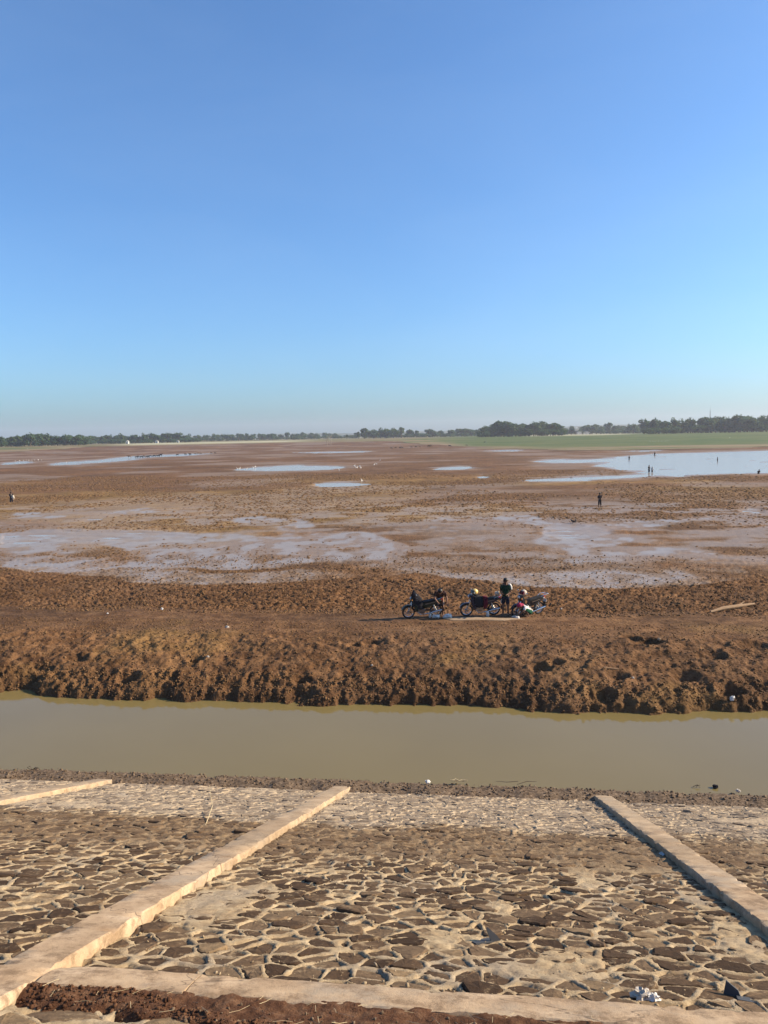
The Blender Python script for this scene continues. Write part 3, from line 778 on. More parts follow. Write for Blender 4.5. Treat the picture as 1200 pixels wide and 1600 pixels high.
n = 2600; x = g.uniform(-3.2, 2.7, n); s = 4.85 - .3 * sm(-2.5, -1.5, x) + .28 * g.uniform(0, 1, n); scatter('dirt_crumbs', slope(x, s, dirt_h(x, s) + .003), .004 + .016 * g.uniform(0, 1, n) ** 3, M['red_dirt'], 'crumbs of red dirt beside the beam', .8, 7)
n = 500; x = g.uniform(-3.2, 2.7, n); s = 4.45 + .6 * g.uniform(0, 1, n); scatter('grit', slope(x, s, dirt_h(x, s) + .005), .004 + .012 * g.uniform(0, 1, n) ** 3, M['gravel'], 'pale grit in the dirt strip', .8, 8)
n = 1500; x = g.uniform(-3.2, 2.7, n); s = 5.6 + 13 * g.uniform(0, 1, n) ** 1.4; scatter('mortar_crumbs', slope(x, s, H0 + .012), .004 + .016 * g.uniform(0, 1, n) ** 3, M['mortar'], 'crumbs of dry mortar on the paving', .7, 9)
def scatter8(name, P3, size, mat, label, seed, squash=.45):
    g = np.random.default_rng(seed); n = len(P3)
    v = np.array([(1, 0, 0), (0, 1, 0), (-1, 0, 0), (0, -1, 0), (0, 0, 1), (.6, .5, .7)], float); f = np.array([(0, 1, 5), (0, 5, 4), (1, 4, 5), (1, 2, 4), (2, 3, 4), (3, 0, 4)])
    q = v[None] * g.uniform(.55, 1.35, (n, 6, 1)) * np.array([1.15, 1, squash * 1.0]); a = g.uniform(0, 6.28, n); ca, sa = np.cos(a)[:, None], np.sin(a)[:, None]
    q = np.stack([q[..., 0] * ca - q[..., 1] * sa, q[..., 0] * sa + q[..., 1] * ca, q[..., 2]], -1)
    V = q * size[:, None, None] + P3[:, None, :]; F = (f[None] + 6 * np.arange(n)[:, None, None]).reshape(-1, 3)
    return tag(obj(name, mesh_np(name, V.reshape(-1, 3), F, mat)), label, kind='stuff')
g = np.random.default_rng(55); n = 140000
y = 44 * (165 / 44) ** g.uniform(0, 1, n); x = y * g.uniform(-.75, .45, n)
ri = np.clip(np.searchsorted(ys, y), 0, len(ys) - 1); cI = np.clip(((x / y - ts[0]) / (ts[1] - ts[0])).round().astype(int), 0, NC - 1)
keep = g.uniform(0, 1, n) < np.clip(.95 - 1.25 * wet[ri, cI] - 2 * pool[ri, cI], 0.015, 1) * sm(.3, .6, fbm(x * .08, y * .08, 91, 5))
x, y, ri, cI = x[keep], y[keep], ri[keep], cI[keep]
scatter8('mud_clods', np.stack([x, y, GZ[ri, cI]], -1), (.04 + .13 * g.uniform(0, 1, len(x)) ** 2.5) * np.clip(y / 60, .8, 1.7), M['clod'], 'trampled clods of mud over the wide flats', 56)
# straw and dead stalks
mb = MB(); rd = random.Random(3)
for _ in range(150):
    x, s = rd.uniform(-3.2, 2.6), rd.uniform(4.5, 5.15); a = rd.uniform(0, 6.28); L = rd.uniform(.03, .16); h = float(dirt_h(np.array([x]), np.array([s]))[0]) + .012
    pts = [slope(x + math.cos(a) * L * (t - .5) , s + math.sin(a) * L * (t - .5), h + .02 * t * rd.random()).tolist() for t in (0, .5, 1)]
    mb.tube(pts, rd.uniform(.0008, .0018), 4)
tag(mb.build('dry_straw', M['straw']), 'bits of dry straw in the dirt strip', kind='stuff')



# ------------------------------------------------------------------ trees
def tree_meshes(kind, seed):
    rd = random.Random(seed); g = np.random.default_rng(seed)
    trunk = MB(); H = 1.0
    if kind == 'broad': cz, crx, crz, th, n = .53, .44, .46, .16, 640
    elif kind == 'tall': cz, crx, crz, th, n = .58, .24, .42, .22, 420
    elif kind == 'bush': cz, crx, crz, th, n = .50, .62, .46, .12, 460
    top = (rd.uniform(-.04, .04), rd.uniform(-.04, .04), cz)
    trunk.tube([(0, 0, -.02), (top[0] * .4, top[1] * .4, th), top], [.035, .026, .012], 7)
    lobes = []
    for k in range(9 if kind != 'tall' else 8):
        a = k * 2.4 + rd.random(); r = crx * rd.uniform(.25, .72)
        lobes.append((r * math.cos(a), r * math.sin(a), cz + crz * rd.uniform(-.62, .62), crx * rd.uniform(.32, .52), crz * rd.uniform(.3, .5)))
    lobes.append((0, 0, cz + crz * .5, crx * .5, crz * .5))
    for L in lobes[:5]: trunk.tube([(top[0] * .4, top[1] * .4, th * rd.uniform(.8, 1.3)), (L[0] * .6, L[1] * .6, (th + L[2]) / 2), L[:3]], [.018, .012, .004], 5)
    V, F, T = [], [], []
    for i in range(n):
        L = lobes[i % len(lobes)]
        d = g.normal(size=3); d /= np.linalg.norm(d); q = g.uniform(.55, 1.08)
        c = np.array([L[0] + d[0] * L[3] * q, L[1] + d[1] * L[3] * q, L[2] + d[2] * L[4] * q])
        nrm = d + g.normal(size=3) * .7; nrm /= np.linalg.norm(nrm)
        a = np.cross(nrm, g.normal(size=3)); a /= np.linalg.norm(a); b = np.cross(nrm, a); z = g.uniform(.028, .062) * (1.25 if kind != 'tall' else .9)
        bi = len(V)
        for (u, w) in ((-1, -.6), (.2, -1), (1, .1), (.3, .9), (-.8, .7)): V.append(c + a * u * z + b * w * z * .8)
        F.append(tuple(range(bi, bi + 5))); T += [float(np.clip(.5 + .22 * g.normal() + .15 * math.sin(L[0] * 9 + L[1] * 7), 0, 1))] * 5
    crown = mesh_np('crown', np.array(V), F, M['leaf']); attr(crown, 'tint', T)
    return trunk.mesh('trunk', M['bark']), crown
TREES = {k: [tree_meshes(k, 900 + i * 7 + j) for j in range(4)] for i, k in enumerate(('broad', 'tall', 'bush'))}
def plant(kind, u, d, h, label, group, wid=1.0, name=None, rd=random):
    x, y = azim(u, d); z = float(rise(x, y))
    tm, cm = rd.choice(TREES[kind])
    r_ = tag(empty(name or ('bush' if kind == 'bush' else 'tree'), (x, y, z + .02), rd.uniform(0, 6.28)), label, 'bush' if kind == 'bush' else 'tree', group)
    r_.scale = (h * wid, h * wid, h)
    obj('trunk', tm, r_); obj('crown', cm, r_); return r_
rt = random.Random(11)
def belt(n, u0, u1, d, dj, h0, h1, label, group, kinds=('broad', 'broad', 'bush', 'tall'), prof=None):
    for i in range(n):
        u = u0 + (u1 - u0) * (i + rt.uniform(0, 1)) / n
        h = rt.uniform(h0, h1) * (prof(u) if prof else 1)
        k = rt.choice(kinds); plant(k, u, d + rt.uniform(-dj, dj), h * (.62 if k == 'bush' else 1.15 if k == 'tall' else 1), label, group, rt.uniform(1.05, 1.5) * (1.25 if d > 900 else 1), rd=rt)
def under(n, u0, u1, d, dj, h0, h1, label, group):
    for i in range(n): plant('bush', u0 + (u1 - u0) * (i + rt.random()) / n, d + rt.uniform(-dj, dj), rt.uniform(h0, h1), label, group, rt.uniform(1.2, 1.7) * (1.5 if d > 850 else 1.1), rd=rt)
under(22, -30, 135, 722, 10, 4, 6, 'low bush at the foot of the far left belt', 'bushes under the far left belt')
under(30, 130, 310, 900, 30, 4, 6, 'low hazy bush at the foot of the trees behind the white huts', 'bushes behind the white huts')
under(34, 300, 580, 1130, 40, 4, 6, 'low hazy bush on the horizon beyond the pale field', 'bushes beyond the pale field')
under(30, 580, 750, 1020, 40, 4, 6, 'low hazy bush in the thin row left of the dense grove', 'bushes of the thin row')
under(18, 752, 885, 732, 8, 4.5, 7, 'low dark bush at the foot of the dense grove', 'bushes under the dense grove')
under(26, 880, 1010, 1040, 30, 5, 7, 'low hazy bush beside the smoke', 'bushes beside the smoke')
under(28, 1005, 1235, 785, 12, 5, 8, 'low dark bush at the foot of the right wood', 'bushes under the right wood')
belt(34, -30, 135, 735, 25, 8.5, 10.5, 'rounded dark green tree in the wooded belt at the far left horizon', 'trees of the far left belt', ('broad', 'broad', 'bush'), lambda u: 1.12 if 45 < u < 80 else .95)
belt(36, 130, 300, 930, 50, 8, 10.5, 'hazy tree in the low belt behind the three white huts', 'trees behind the white huts')
belt(36, 290, 480, 1150, 60, 8, 10, 'hazy low tree on the horizon beyond the pale dry field', 'trees beyond the pale field')
belt(20, 470, 580, 1250, 80, 7.5, 9.5, 'hazy bluish tree on the middle of the horizon', 'trees on the middle horizon')
belt(11, 568, 632, 960, 20, 10, 13, 'tree in the small hazy grove left of the dark right hand grove', 'trees of the small hazy grove', ('broad', 'broad', 'tall'))
belt(24, 632, 748, 1050, 60, 7.5, 11, 'tree in the thin hazy row between the small grove and the dark grove', 'trees of the thin hazy row', ('broad', 'tall', 'bush'))
belt(34, 752, 880, 745, 22, 11.5, 14, 'dark green tree of the dense isolated grove at the edge of the grass', 'trees of the dense grove', ('broad', 'broad', 'broad', 'bush'), lambda u: 1.12 if 768 < u < 800 else (1.02 if 825 < u < 860 else .78 if u > 865 else .9))
belt(30, 880, 1010, 1060, 60, 8.5, 13, 'hazy tree in the belt beside the white smoke', 'trees beside the smoke')
belt(58, 1005, 1235, 800, 30, 12, 15.5, 'dark green tree in the tall wood at the right end of the horizon', 'trees of the right wood', ('broad', 'tall', 'broad', 'tall', 'bush'), lambda u: .9 if u < 1100 else 1.0)
belt(9, 1000, 1062, 735, 8, 8.5, 10, 'rounded bush in front of the right wood', 'bushes before the right wood', ('bush',))
for u, d, h, lab in ((542, 900, 5.5, 'small slim tree left of the tallest slim tree on the middle horizon'), (560, 900, 9.0, 'tallest slim tree standing alone on the middle horizon'), (571, 900, 6.0, 'small slim tree right of the tallest slim tree on the middle horizon')):
    plant('tall', u, d, h, lab, 'slim trees on the middle horizon', 1.2, rd=rt)
for k, (u, v) in enumerate(((511, 697), (517, 696))):
    p = locate(u, v); mb = MB(); rd = random.Random(40 + k)
    mb.tube([(0, 0, -.2), (.1, 0, 3), (.05, .1, 7.0)], [.22, .16, .05], 6)
    r_ = tag(empty('bare_tree', p), ('pale leafless tree, left one of two standing on the bare flat', 'pale leafless tree, right one of two standing on the bare flat')[k], 'tree', 'two bare trees on the flat')
    mb.build('trunk', M['pale_bark'], r_)
    mb = MB()
    for i in range(9):
        z = rd.uniform(2.8, 6.5); a = rd.uniform(0, 6.28); L = rd.uniform(.9, 2.0)
        mb.tube([(.08, 0, z), (.08 + L * .6 * math.cos(a), L * .6 * math.sin(a), z + L * .5), (.08 + L * math.cos(a), L * math.sin(a), z + L * 1.2)], [.08, .05, .02], 4)
    mb.build('branch', M['pale_bark'], r_)

# low far hills
hx = np.linspace(-3300, 3300, 160); hy = 3150 + 90 * (vn(hx * .002, hx * 0, 5) - .5)
V, nr = [], 8
for j in range(nr):
    t = j / (nr - 1); ridge = 8 + 12 * sm(-200, 500, hx) * (1 - sm(1500, 2500, hx)) + 14 * fbm(hx * .0023, hx * 0 + .3, 6, 4)
    V.append(np.stack([hx, hy + 260 * (t - .5), -4 + (ridge + 10) * math.sin(math.pi * t) ** 1.2], -1))
tag(obj('hills', mesh_np('hills', np.concatenate(V), grid_faces(nr, len(hx)), M['hill'], True)), 'faint low hills behind the trees', kind='structure')

# mast, huts, smoke
x, y = azim(1109, 880); z0 = float(rise(x, y))
r_ = tag(empty('radio_mast', (x, y, z0)), 'thin radio mast rising above the right wood', 'mast')
mb = MB()
for k in range(3):
    a = k * 2.094; mb.tube([(1.1 * math.cos(a), 1.1 * math.sin(a), -.2), (.22 * math.cos(a), .22 * math.sin(a), 23)], [.14, .10], 5)
mb.build('mast_leg', M['steel'], r_)
mb = MB()
for i in range(14):
    q = i / 14; r1 = 1.1 - .88 * q; r2 = 1.1 - .88 * (q + 1 / 14); za, zb = 23 * q, 23 * (q + 1 / 14)
    for k in range(3): mb.tube([(r1 * math.cos(k * 2.094), r1 * math.sin(k * 2.094), za), (r2 * math.cos((k + 1) * 2.094), r2 * math.sin((k + 1) * 2.094), zb)], .05, 4)
mb.build('brace', M['steel'], r_)
MB().tube([(0, 0, 22.8), (0, 0, 26.5)], [.12, .07], 6).build('antenna', M['steel'], r_)
for u, d, w, h, lab in ((199, 790, 2.6, 2.7, 'largest small white hut before the trees left of centre'), (245, 840, 2.9, 2.2, 'small white hut, middle one of the three before the trees'), (278, 860, 2.4, 1.8, 'lowest white hut at the left end of the pale field')):
    x, y = azim(u, d); r_ = tag(empty('hut', (x, y, float(rise(x, y)) + .1), .25), lab, 'hut', 'white huts before the trees')
    MB().box((0, 0, h / 2), (w, 2.6, h)).build('wall', M['wall_white'], r_, False)
    MB().prism([(-w / 2 - .3, h + .02), (w / 2 + .3, h + .02), (0, h + .9)], -1.6, 1.6).build('roof', M['offwhite'], r_, False)
    MB().box((-.4, -1.32, .95), (.8, .06, 1.9)).build('door', M['door'], r_, False)
sm_m = bpy.data.materials.new('smoke'); sm_m.use_nodes = True; nt = sm_m.node_tree
nt.nodes.remove(nt.nodes['Principled BSDF']); pv = nt.nodes.new('ShaderNodeVolumePrincipled')
pv.inputs['Color'].default_value = (.95, .95, .95, 1); pv.inputs['Density'].default_value = .07
nt.links.new(pv.outputs[0], nt.nodes['Material Output'].inputs['Volume'])
x, y = azim(905, 960); mb = MB()
mb.ball((x, y, 6), (4, 3, 2.5), 10, 7, .25, 1)
sm1 = tag(mb.build('smoke', sm_m), 'pale smoke rising beside the dense grove', kind='stuff')
mb = MB(); mb.ball((x - 2.5, y, 11.3), (3.2, 3, 2.6), 10, 7, .25, 2)
tag(mb.build('smoke', sm_m), 'pale smoke rising beside the dense grove', kind='stuff')
mb = MB(); mb.ball((x + 8.5, y, 6.3), (4.0, 3, 2.2), 10, 7, .25, 3)
tag(mb.build('smoke', sm_m), 'pale smoke rising beside the dense grove', kind='stuff')

# haze
HZ = .00017
hm = bpy.data.materials.new('haze'); hm.use_nodes = True; nt = hm.node_tree
nt.nodes.remove(nt.nodes['Principled BSDF']); pv = nt.nodes.new('ShaderNodeVolumePrincipled')
pv.inputs['Color'].default_value = (.82, .86, 1.0, 1); pv.inputs['Density'].default_value = HZ; pv.inputs['Anisotropy'].default_value = .2
nt.links.new(pv.outputs[0], nt.nodes['Material Output'].inputs['Volume'])
mb = MB(); mb.box((0, 1750, 33), (7000, 3560, 76))
tag(mb.build('haze', hm, None, False), 'thin haze over the plain', kind='stuff')

# ------------------------------------------------------------------ people and animals
def skin(points, edges, radii, root=0, levels=1):
    """one continuous surface grown round a skeleton"""
    me = bpy.data.meshes.new('skeleton'); me.from_pydata([tuple(p) for p in points], edges, []); me.update()
    o = bpy.data.objects.new('skeleton', me); COL.objects.link(o)
    md = o.modifiers.new('Skin', 'SKIN'); md.use_smooth_shade = True
    sv = me.skin_vertices[0].data
    for i, r_ in enumerate(radii):
        sv[i].radius = (r_, r_) if not isinstance(r_, tuple) else r_; sv[i].use_root = (i == root)
    if levels:
        sd = o.modifiers.new('Subd', 'SUBSURF'); sd.levels = levels
    dg = bpy.context.evaluated_depsgraph_get(); ev = o.evaluated_get(dg); em = ev.to_mesh()
    vs = [tuple(v.co) for v in em.vertices]; fs = [tuple(p.vertices) for p in em.polygons]
    ev.to_mesh_clear(); bpy.data.objects.remove(o); bpy.data.meshes.remove(me)
    return vs, fs
def hand(mb, wrist, elbow, curl=.5, s=1.0, side=1):
    """palm, four unequal fingers and a thumb, rooted in the wrist"""
    w = Vector(wrist); d = (w - Vector(elbow)).normalized()
    ref = Vector((0, -1, 0)) if abs(d.y) < .8 else Vector((0, 0, 1))
    a = d.cross(ref).normalized() * side; b = a.cross(d).normalized() * side
    mb.tube([w - d * .015, w + d * .04 * s, w + d * .085 * s], [.024 * s, .030 * s, .026 * s], 8)
    for k, L in enumerate((.066, .076, .070, .052)):
        st = w + d * .078 * s + a * (k - 1.5) * .017 * s
        p1 = st + (d * math.cos(curl * .6) + b * math.sin(curl * .6)) * L * .5 * s; p2 = p1 + (d * math.cos(curl * 1.6) + b * math.sin(curl * 1.6)) * L * .5 * s
        mb.tube([st - d * .01, p1, p2], [.0088 * s, .008 * s, .006 * s], 5)
    st = w + d * .025 * s - a * .024 * s
    mb.tube([st, st + (d * .7 - a * .7) * .035 * s, st + (d * 1.1 - a * .7 + b * .4) * .058 * s], [.011 * s, .010 * s, .007 * s], 5)

def person(label, loc, rz, J, skin_mat='skin', shirt='green_cloth', bottoms='navy', hair='hair', sleeves=True, legs_cover=1.0, s=1.0, group=None, detail=True, hat=None, skirt=False):
    """J: joint positions by name, the person faces -Y"""
    r_ = tag(empty('person', loc, rz, s), label, 'person', group)
    Jv = {k: Vector(v) for k, v in J.items()}
    names = list(J.keys()); ix = {n: i for i, n in enumerate(names)}
    rad = dict(pelvis=.125, spine=.118, chest=(.145), neck=.052, jaw=.072, head=.098, crown=.07, shl=.062, shr=.062, ell=.042, elr=.042, wrl=.028, wrr=.028,
               hipl=.092, hipr=.092, knl=.058, knr=.058, anl=.038, anr=.038, tol=.030, tor=.030, hel=.03, her=.03)
    E_ = [('pelvis', 'spine'), ('spine', 'chest'), ('chest', 'neck'), ('neck', 'jaw'), ('jaw', 'head'), ('head', 'crown'), ('chest', 'shl'), ('chest', 'shr'), ('shl', 'ell'), ('shr', 'elr'), ('ell', 'wrl'), ('elr', 'wrr'),
          ('pelvis', 'hipl'), ('pelvis', 'hipr'), ('hipl', 'knl'), ('hipr', 'knr'), ('knl', 'anl'), ('knr', 'anr'), ('anl', 'tol'), ('anr', 'tor')]
    vs, fs = skin([Jv[n] for n in names], [(ix[a], ix[b]) for a, b in E_], [rad[n] for n in names], ix['pelvis'])
    mb = MB().add(vs, fs)
    fw = (Jv['jaw'] - Jv['head']); fdir = Vector((0, -1, 0)) if 'face' not in J else None
    hd, jw = Jv['head'], Jv['jaw']; upv = (Jv['crown'] - jw).normalized(); f = Vector(FACE.get(label, (0, -1, 0))); f = (f - upv * f.dot(upv)).normalized(); sd = f.cross(upv)
    if detail:
        mb.tube([hd + f * .085 + upv * .02, hd + f * .118 - upv * .03, hd + f * .09 - upv * .04], [.010, .017, .010], 6)
        for k in (-1, 1): mb.ball(hd + sd * .098 * k - upv * .01, (.018, .02, .032), 8, 6)
        hand(mb, Jv['wrl'], Jv['ell'], .6, 1, 1); hand(mb, Jv['wrr'], Jv['elr'], .6, 1, -1)
        for n in ('l', 'r'):
            a, t = Jv['an' + n], Jv['to' + n]
            mb.ball((a + (t - a) * .1) - Vector((0, 0, .01)), (.04, .05, .035), 8, 5)
    mb.build('body', M[skin_mat], r_)
    if detail:
        for k in (-1, 1): MB().ball(hd + f * .088 + sd * .034 * k + upv * .012, .014, 6, 5).build('eye', M['hair'], r_)
        MB().tube([hd + f * .088 - upv * .062 - sd * .025, hd + f * .096 - upv * .064, hd + f * .088 - upv * .062 + sd * .025], .006, 5).build('mouth', M['maroon'], r_)
    def cover(name, chain, rads, mat, lv=1):
        nm = list(dict.fromkeys([n for e in chain for n in e])); ii = {n: i for i, n in enumerate(nm)}
        vs, fs = skin([Jv[n] if n in Jv else EX[n] for n in nm], [(ii[a], ii[b]) for a, b in chain], [rads[n] for n in nm], 0, lv)
        return MB().add(vs, fs).build(name, M[mat], r_)
    EX = {'base': Jv['pelvis'] + (Jv['pelvis'] - Jv['spine']) * .25, 'nb': Jv['chest'] + (Jv['neck'] - Jv['chest']) * .55,
          'sl': Jv['shl'].lerp(Jv['ell'], .75), 'sr': Jv['shr'].lerp(Jv['elr'], .75), 'kl': Jv['hipl'].lerp(Jv['knl'], legs_cover), 'kr': Jv['hipr'].lerp(Jv['knr'], legs_cover)}
    cover('shirt', [('spine', 'base'), ('spine', 'chest'), ('chest', 'nb'), ('chest', 'shl'), ('chest', 'shr')] + ([('shl', 'sl'), ('shr', 'sr')] if sleeves else []),
          dict(spine=.145, base=.155, chest=.165, nb=.07, shl=.085, shr=.085, sl=.068, sr=.068), shirt)
    if skirt: cover('skirt', [('pelvis', 'base'), ('base', 'kl'), ('base', 'kr')], dict(pelvis=.15, base=.17, kl=.13, kr=.13), bottoms)
    else: cover('shorts' if legs_cover < 1.05 else 'trousers', [('pelvis', 'base'), ('pelvis', 'hipl'), ('pelvis', 'hipr'), ('hipl', 'kl'), ('hipr', 'kr')], dict(pelvis=.14, base=.13, hipl=.112, hipr=.112, kl=.088, kr=.088), bottoms)
    mh = MB(); mh.ball(hd + upv * .032 - f * .018, (.108, .112, .098), 12, 8, .05, 3)
    if hat: mh.ball(hd + upv * .02 - f * .03, (.122, .125, .105), 12, 8, .03, 4); mh.tube([jw - f * .07 + upv * .02, jw - f * .09 - upv * .10], [.09, .06], 8)
    mh.build('headscarf' if hat else 'hair', M[hat or hair], r_)
    return r_
FACE = {}
STAND = dict(pelvis=(0, 0, .88), spine=(0, 0, 1.05), chest=(0, 0, 1.24), neck=(0, -.01, 1.40), jaw=(0, -.02, 1.46), head=(0, -.03, 1.545), crown=(0, -.02, 1.60), shl=(.17, 0, 1.32), shr=(-.17, 0, 1.32),
             ell=(.215, .01, 1.04), elr=(-.215, .01, 1.04), wrl=(.12, -.19, .98), wrr=(-.10, -.19, 1.0), hipl=(.09, 0, .82), hipr=(-.09, 0, .82), knl=(.105, -.02, .46), knr=(-.105, -.02, .46), anl=(.11, .02, .07), anr=(-.12, .02, .07), tol=(.125, -.13, .03), tor=(-.14, -.13, .03))
def on(u, v, dz=0):                                  # first point of the real ground surface along the sight line
    d = np.array(ray(u, v)); t = np.linspace((.9 - EYE) / d[2], (-1.1 - EYE) / d[2], 700); X, Y, Z = d[0] * t, d[1] * t, EYE + d[2] * t
    k = int(np.argmax(Z < bed(X[None], Y[None])[0])); return Vector((X[k], Y[k], Z[k] + dz))
L1 = 'standing person in dark green shirt and dark shorts between two motorcycles'
FACE[L1] = (-.55, -.8, 0)
pm = person(L1, on(790, 962), -.25, STAND, 'dark_skin', 'green_cloth', 'navy', legs_cover=.9)
# white strip over one shoulder and upper arm
MB().tube([(.12, .05, 1.385), (.185, .03, 1.375), (.235, .02, 1.30), (.25, .02, 1.17)], [.03, .05, .055, .045], 8).build('shoulder_strip', M['white'], pm)
BEND = dict(pelvis=(0, .12, .80), spine=(0, .05, .93), chest=(0, -.08, 1.05), neck=(-.01, -.20, 1.13), jaw=(-.015, -.275, 1.13), head=(-.02, -.33, 1.17), crown=(-.02, -.36, 1.22), shl=(.19, -.11, 1.09), shr=(-.19, -.11, 1.09),
            ell=(.285, -.14, .84), elr=(-.24, -.22, .84), wrl=(.30, -.2, .60), wrr=(-.12, -.36, .70), hipl=(.10, .11, .75), hipr=(-.10, .11, .75), knl=(.115, .04, .43), knr=(-.115, .03, .43), anl=(.12, .12, .07), anr=(-.13, .11, .07), tol=(.14, -.03, .03), tor=(-.16, -.04, .03))
L2 = 'person in dark clothes bending forward beside the motorcycle with the draped jacket'
FACE[L2] = (0, -.7, -.7)
person(L2, on(688, 963), .1, BEND, 'skin', 'brown_cloth', 'brown_cloth', legs_cover=.9, sleeves=True, skirt=True)
SQUAT = dict(pelvis=(.0, .20, .20), spine=(0, .12, .33), chest=(0, -.06, .43), neck=(0, -.20, .47), jaw=(0, -.26, .46), head=(0, -.33, .49), crown=(0, -.37, .53), shl=(.16, -.09, .43), shr=(-.16, -.09, .43),
             ell=(.24, -.30, .30), elr=(-.22, -.32, .28), wrl=(.12, -.46, .14), wrr=(-.08, -.48, .12), hipl=(.10, .18, .18), hipr=(-.10, .18, .18), knl=(.22, -.18, .38), knr=(-.22, -.18, .38), anl=(.17, .02, .06), anr=(-.17, .02, .06), tol=(.2, -.13, .03), tor=(-.2, -.13, .03))
L3 = 'crouching person with pink headscarf and white shirt low in front of a motorcycle'
FACE[L3] = (0, -.8, -.5)
person(L3, on(822, 963), R(-62), SQUAT, 'dark_skin', 'white', 'bright_green', legs_cover=1.0, hat='pink')
# people out on the flats, wading or walking
far = [(937, 793, 0, .95, 'dark_cloth', 'person in dark clothes walking alone on the brown flat, nearest of the distant ones', .1),
       (1014, 738, -.25, 1.0, 'dark_cloth', 'dark clothed person, taller of the pair standing at the tip of the mud spit', .6),
       (1019, 738, -.35, .9, 'white', 'white shirted person, shorter of the pair at the tip of the mud spit', -.5),
       (983, 718, -.45, .95, 'dark_cloth', 'leftmost person wading at the far edge of the big pool', .4),
       (1023, 712.5, -.35, 1.0, 'dark_cloth', 'person wading at the far edge of the big pool beyond the pair', -.8),
       (1121, 721, -.5, 1.0, 'dark_cloth', 'person wading alone in the middle of the big pool with one arm out', 1.2),
       (1185, 740, -.7, 1.0, 'dark_cloth', 'dark figure stooping at the near right edge of the big pool', 0),
       (18, 785, -.2, 1.0, 'dark_cloth', 'person carrying a pale bag on the flat at the far left', .5)]
for k, (u, v, sink, s_, sh, lab, rz) in enumerate(far):
    p = locate(u, v, 0); z = 0.0 if sink > -.3 else -.05
    J = dict(STAND)
    if k == 5: J['ell'], J['wrl'] = (.42, -.02, 1.25), (.66, -.05, 1.28)
    if k == 6: J = {n: (a[0], a[1] - max(0, a[2] - .9) * .55, a[2] - max(0, a[2] - .9) * .25) for n, a in STAND.items()}
    person(lab, (p.x, p.y, z + min(0, sink)), rz, J, 'dark_skin', sh, 'navy' if k % 2 else 'dark_cloth', s=s_, group='people out on the lake bed', detail=(k == 0), legs_cover=1.6 if k in (0, 1, 7) else 1.0)
p = locate(21, 783, 0)
mb = MB(); mb.ball((0, 0, .95), (.2, .16, .28), 10, 8, .12, 5); mb.tube([(-.1, 0, 1.15), (-.2, -.05, 1.38), (-.32, 0, 1.2)], .02, 5)
b = tag(mb.build('bag', M['offwhite']), 'pale bag carried by the person at the far left of the flat', 'bag'); q = locate(18, 785, 0); b.location = (q.x + .34, q.y - .12, -.25)

def beast(seed, head_down):
    rd = random.Random(seed); hz_ = .55 if head_down else 1.25
    P = [(0, 0, .92), (-.5, 0, .95), (.5, 0, .93), (.78, 0, 1.02 if not head_down else .85), (1.0, 0, hz_), (1.22, 0, hz_ - .14)]
    rr_ = [.27, .25, .26, .15, .125, .07]; E_ = [(0, 1), (0, 2), (2, 3), (3, 4), (4, 5)]
    for sx, b in ((-.52, 1), (.5, 2)):
        for sy in (-.15, .15):
            i = len(P); back = b == 1
            P += [(sx, sy, .72), (sx + (.05 if back else -.01), sy, .45), (sx - (.07 if back else -.03), sy, .27), (sx, sy, .02)]; rr_ += [.12, .07, .05, .055]
            E_ += [(b, i), (i, i + 1), (i + 1, i + 2), (i + 2, i + 3)]
    i = len(P); P += [(-.78, 0, .95), (-.86, 0, .55)]; rr_ += [.035, .03]; E_ += [(1, i), (i, i + 1)]
    mb = MB().add(*skin(P, E_, rr_, 0, 1))
    for k in (-1, 1):
        mb.tube([(.98, .1 * k, hz_ + .05), (.95, .22 * k, hz_ + .04)], [.04, .02], 5); mb.tube([(1.0, .06 * k, hz_ + .09), (.98, .16 * k, hz_ + .2)], [.03, .01], 5)
    return mb
COWS = [beast(1, True), beast(2, False)]
CM = [[c.mesh('cattle', M[h]) for h in ('cowhide', 'cowhide', 'tanhide')] for c in COWS]
rc = random.Random(5)
herd = [(202.5, 716, 1.15), (213, 716, .8), (216, 715.5, .9), (221, 716, .9), (225, 715.5, 1), (229, 715, .8), (231.5, 715.5, 1), (235, 714.5, .9), (241, 714.5, 1), (245, 714, .9), (248, 714, 1), (251, 713.5, 1.1)]
herd2 = [(277, 712.5, .9), (290, 711.5, .8), (297, 712, 1), (305, 710.5, .7), (310, 710, .9), (314, 710, .8), (330, 709, .7), (336, 709, .7)]
herd3 = [(612, 701.5, .8), (618, 701, .9), (625, 701, .9), (629, 701, .8), (643, 700, .8), (650, 699.6, .9), (656, 699.6, .8), (670, 698.8, 1.1), (674, 698.8, 1), (703, 698.2, 1), (729, 697, .8), (757, 692, .8)]
HL = (('dark grazing animal in the close row beside the long left pool', 'cattle beside the left pool'), ('dark grazing animal scattered right of the close row', 'cattle strung out right of the pool'), ('dark grazing animal in the thin line left of the dense grove', 'cattle in the line below the grove'))
for hd_, (lab, grp) in zip((herd, herd2, herd3), HL):
    for i, (u, v, s_) in enumerate(hd_):
        p = locate(u, v); o = obj('cattle', CM[rc.randrange(2)][rc.randrange(3)]); o.location = (p.x, p.y, float(bed(np.array([[p.x]]), np.array([[p.y]]))[0, 0]) - .05); o.rotation_euler = (0, 0, rc.choice((0, 3.14)) + rc.uniform(-.5, .5)); o.scale = (s_ * .95,) * 3
        tag(o, lab, 'cattle', grp)
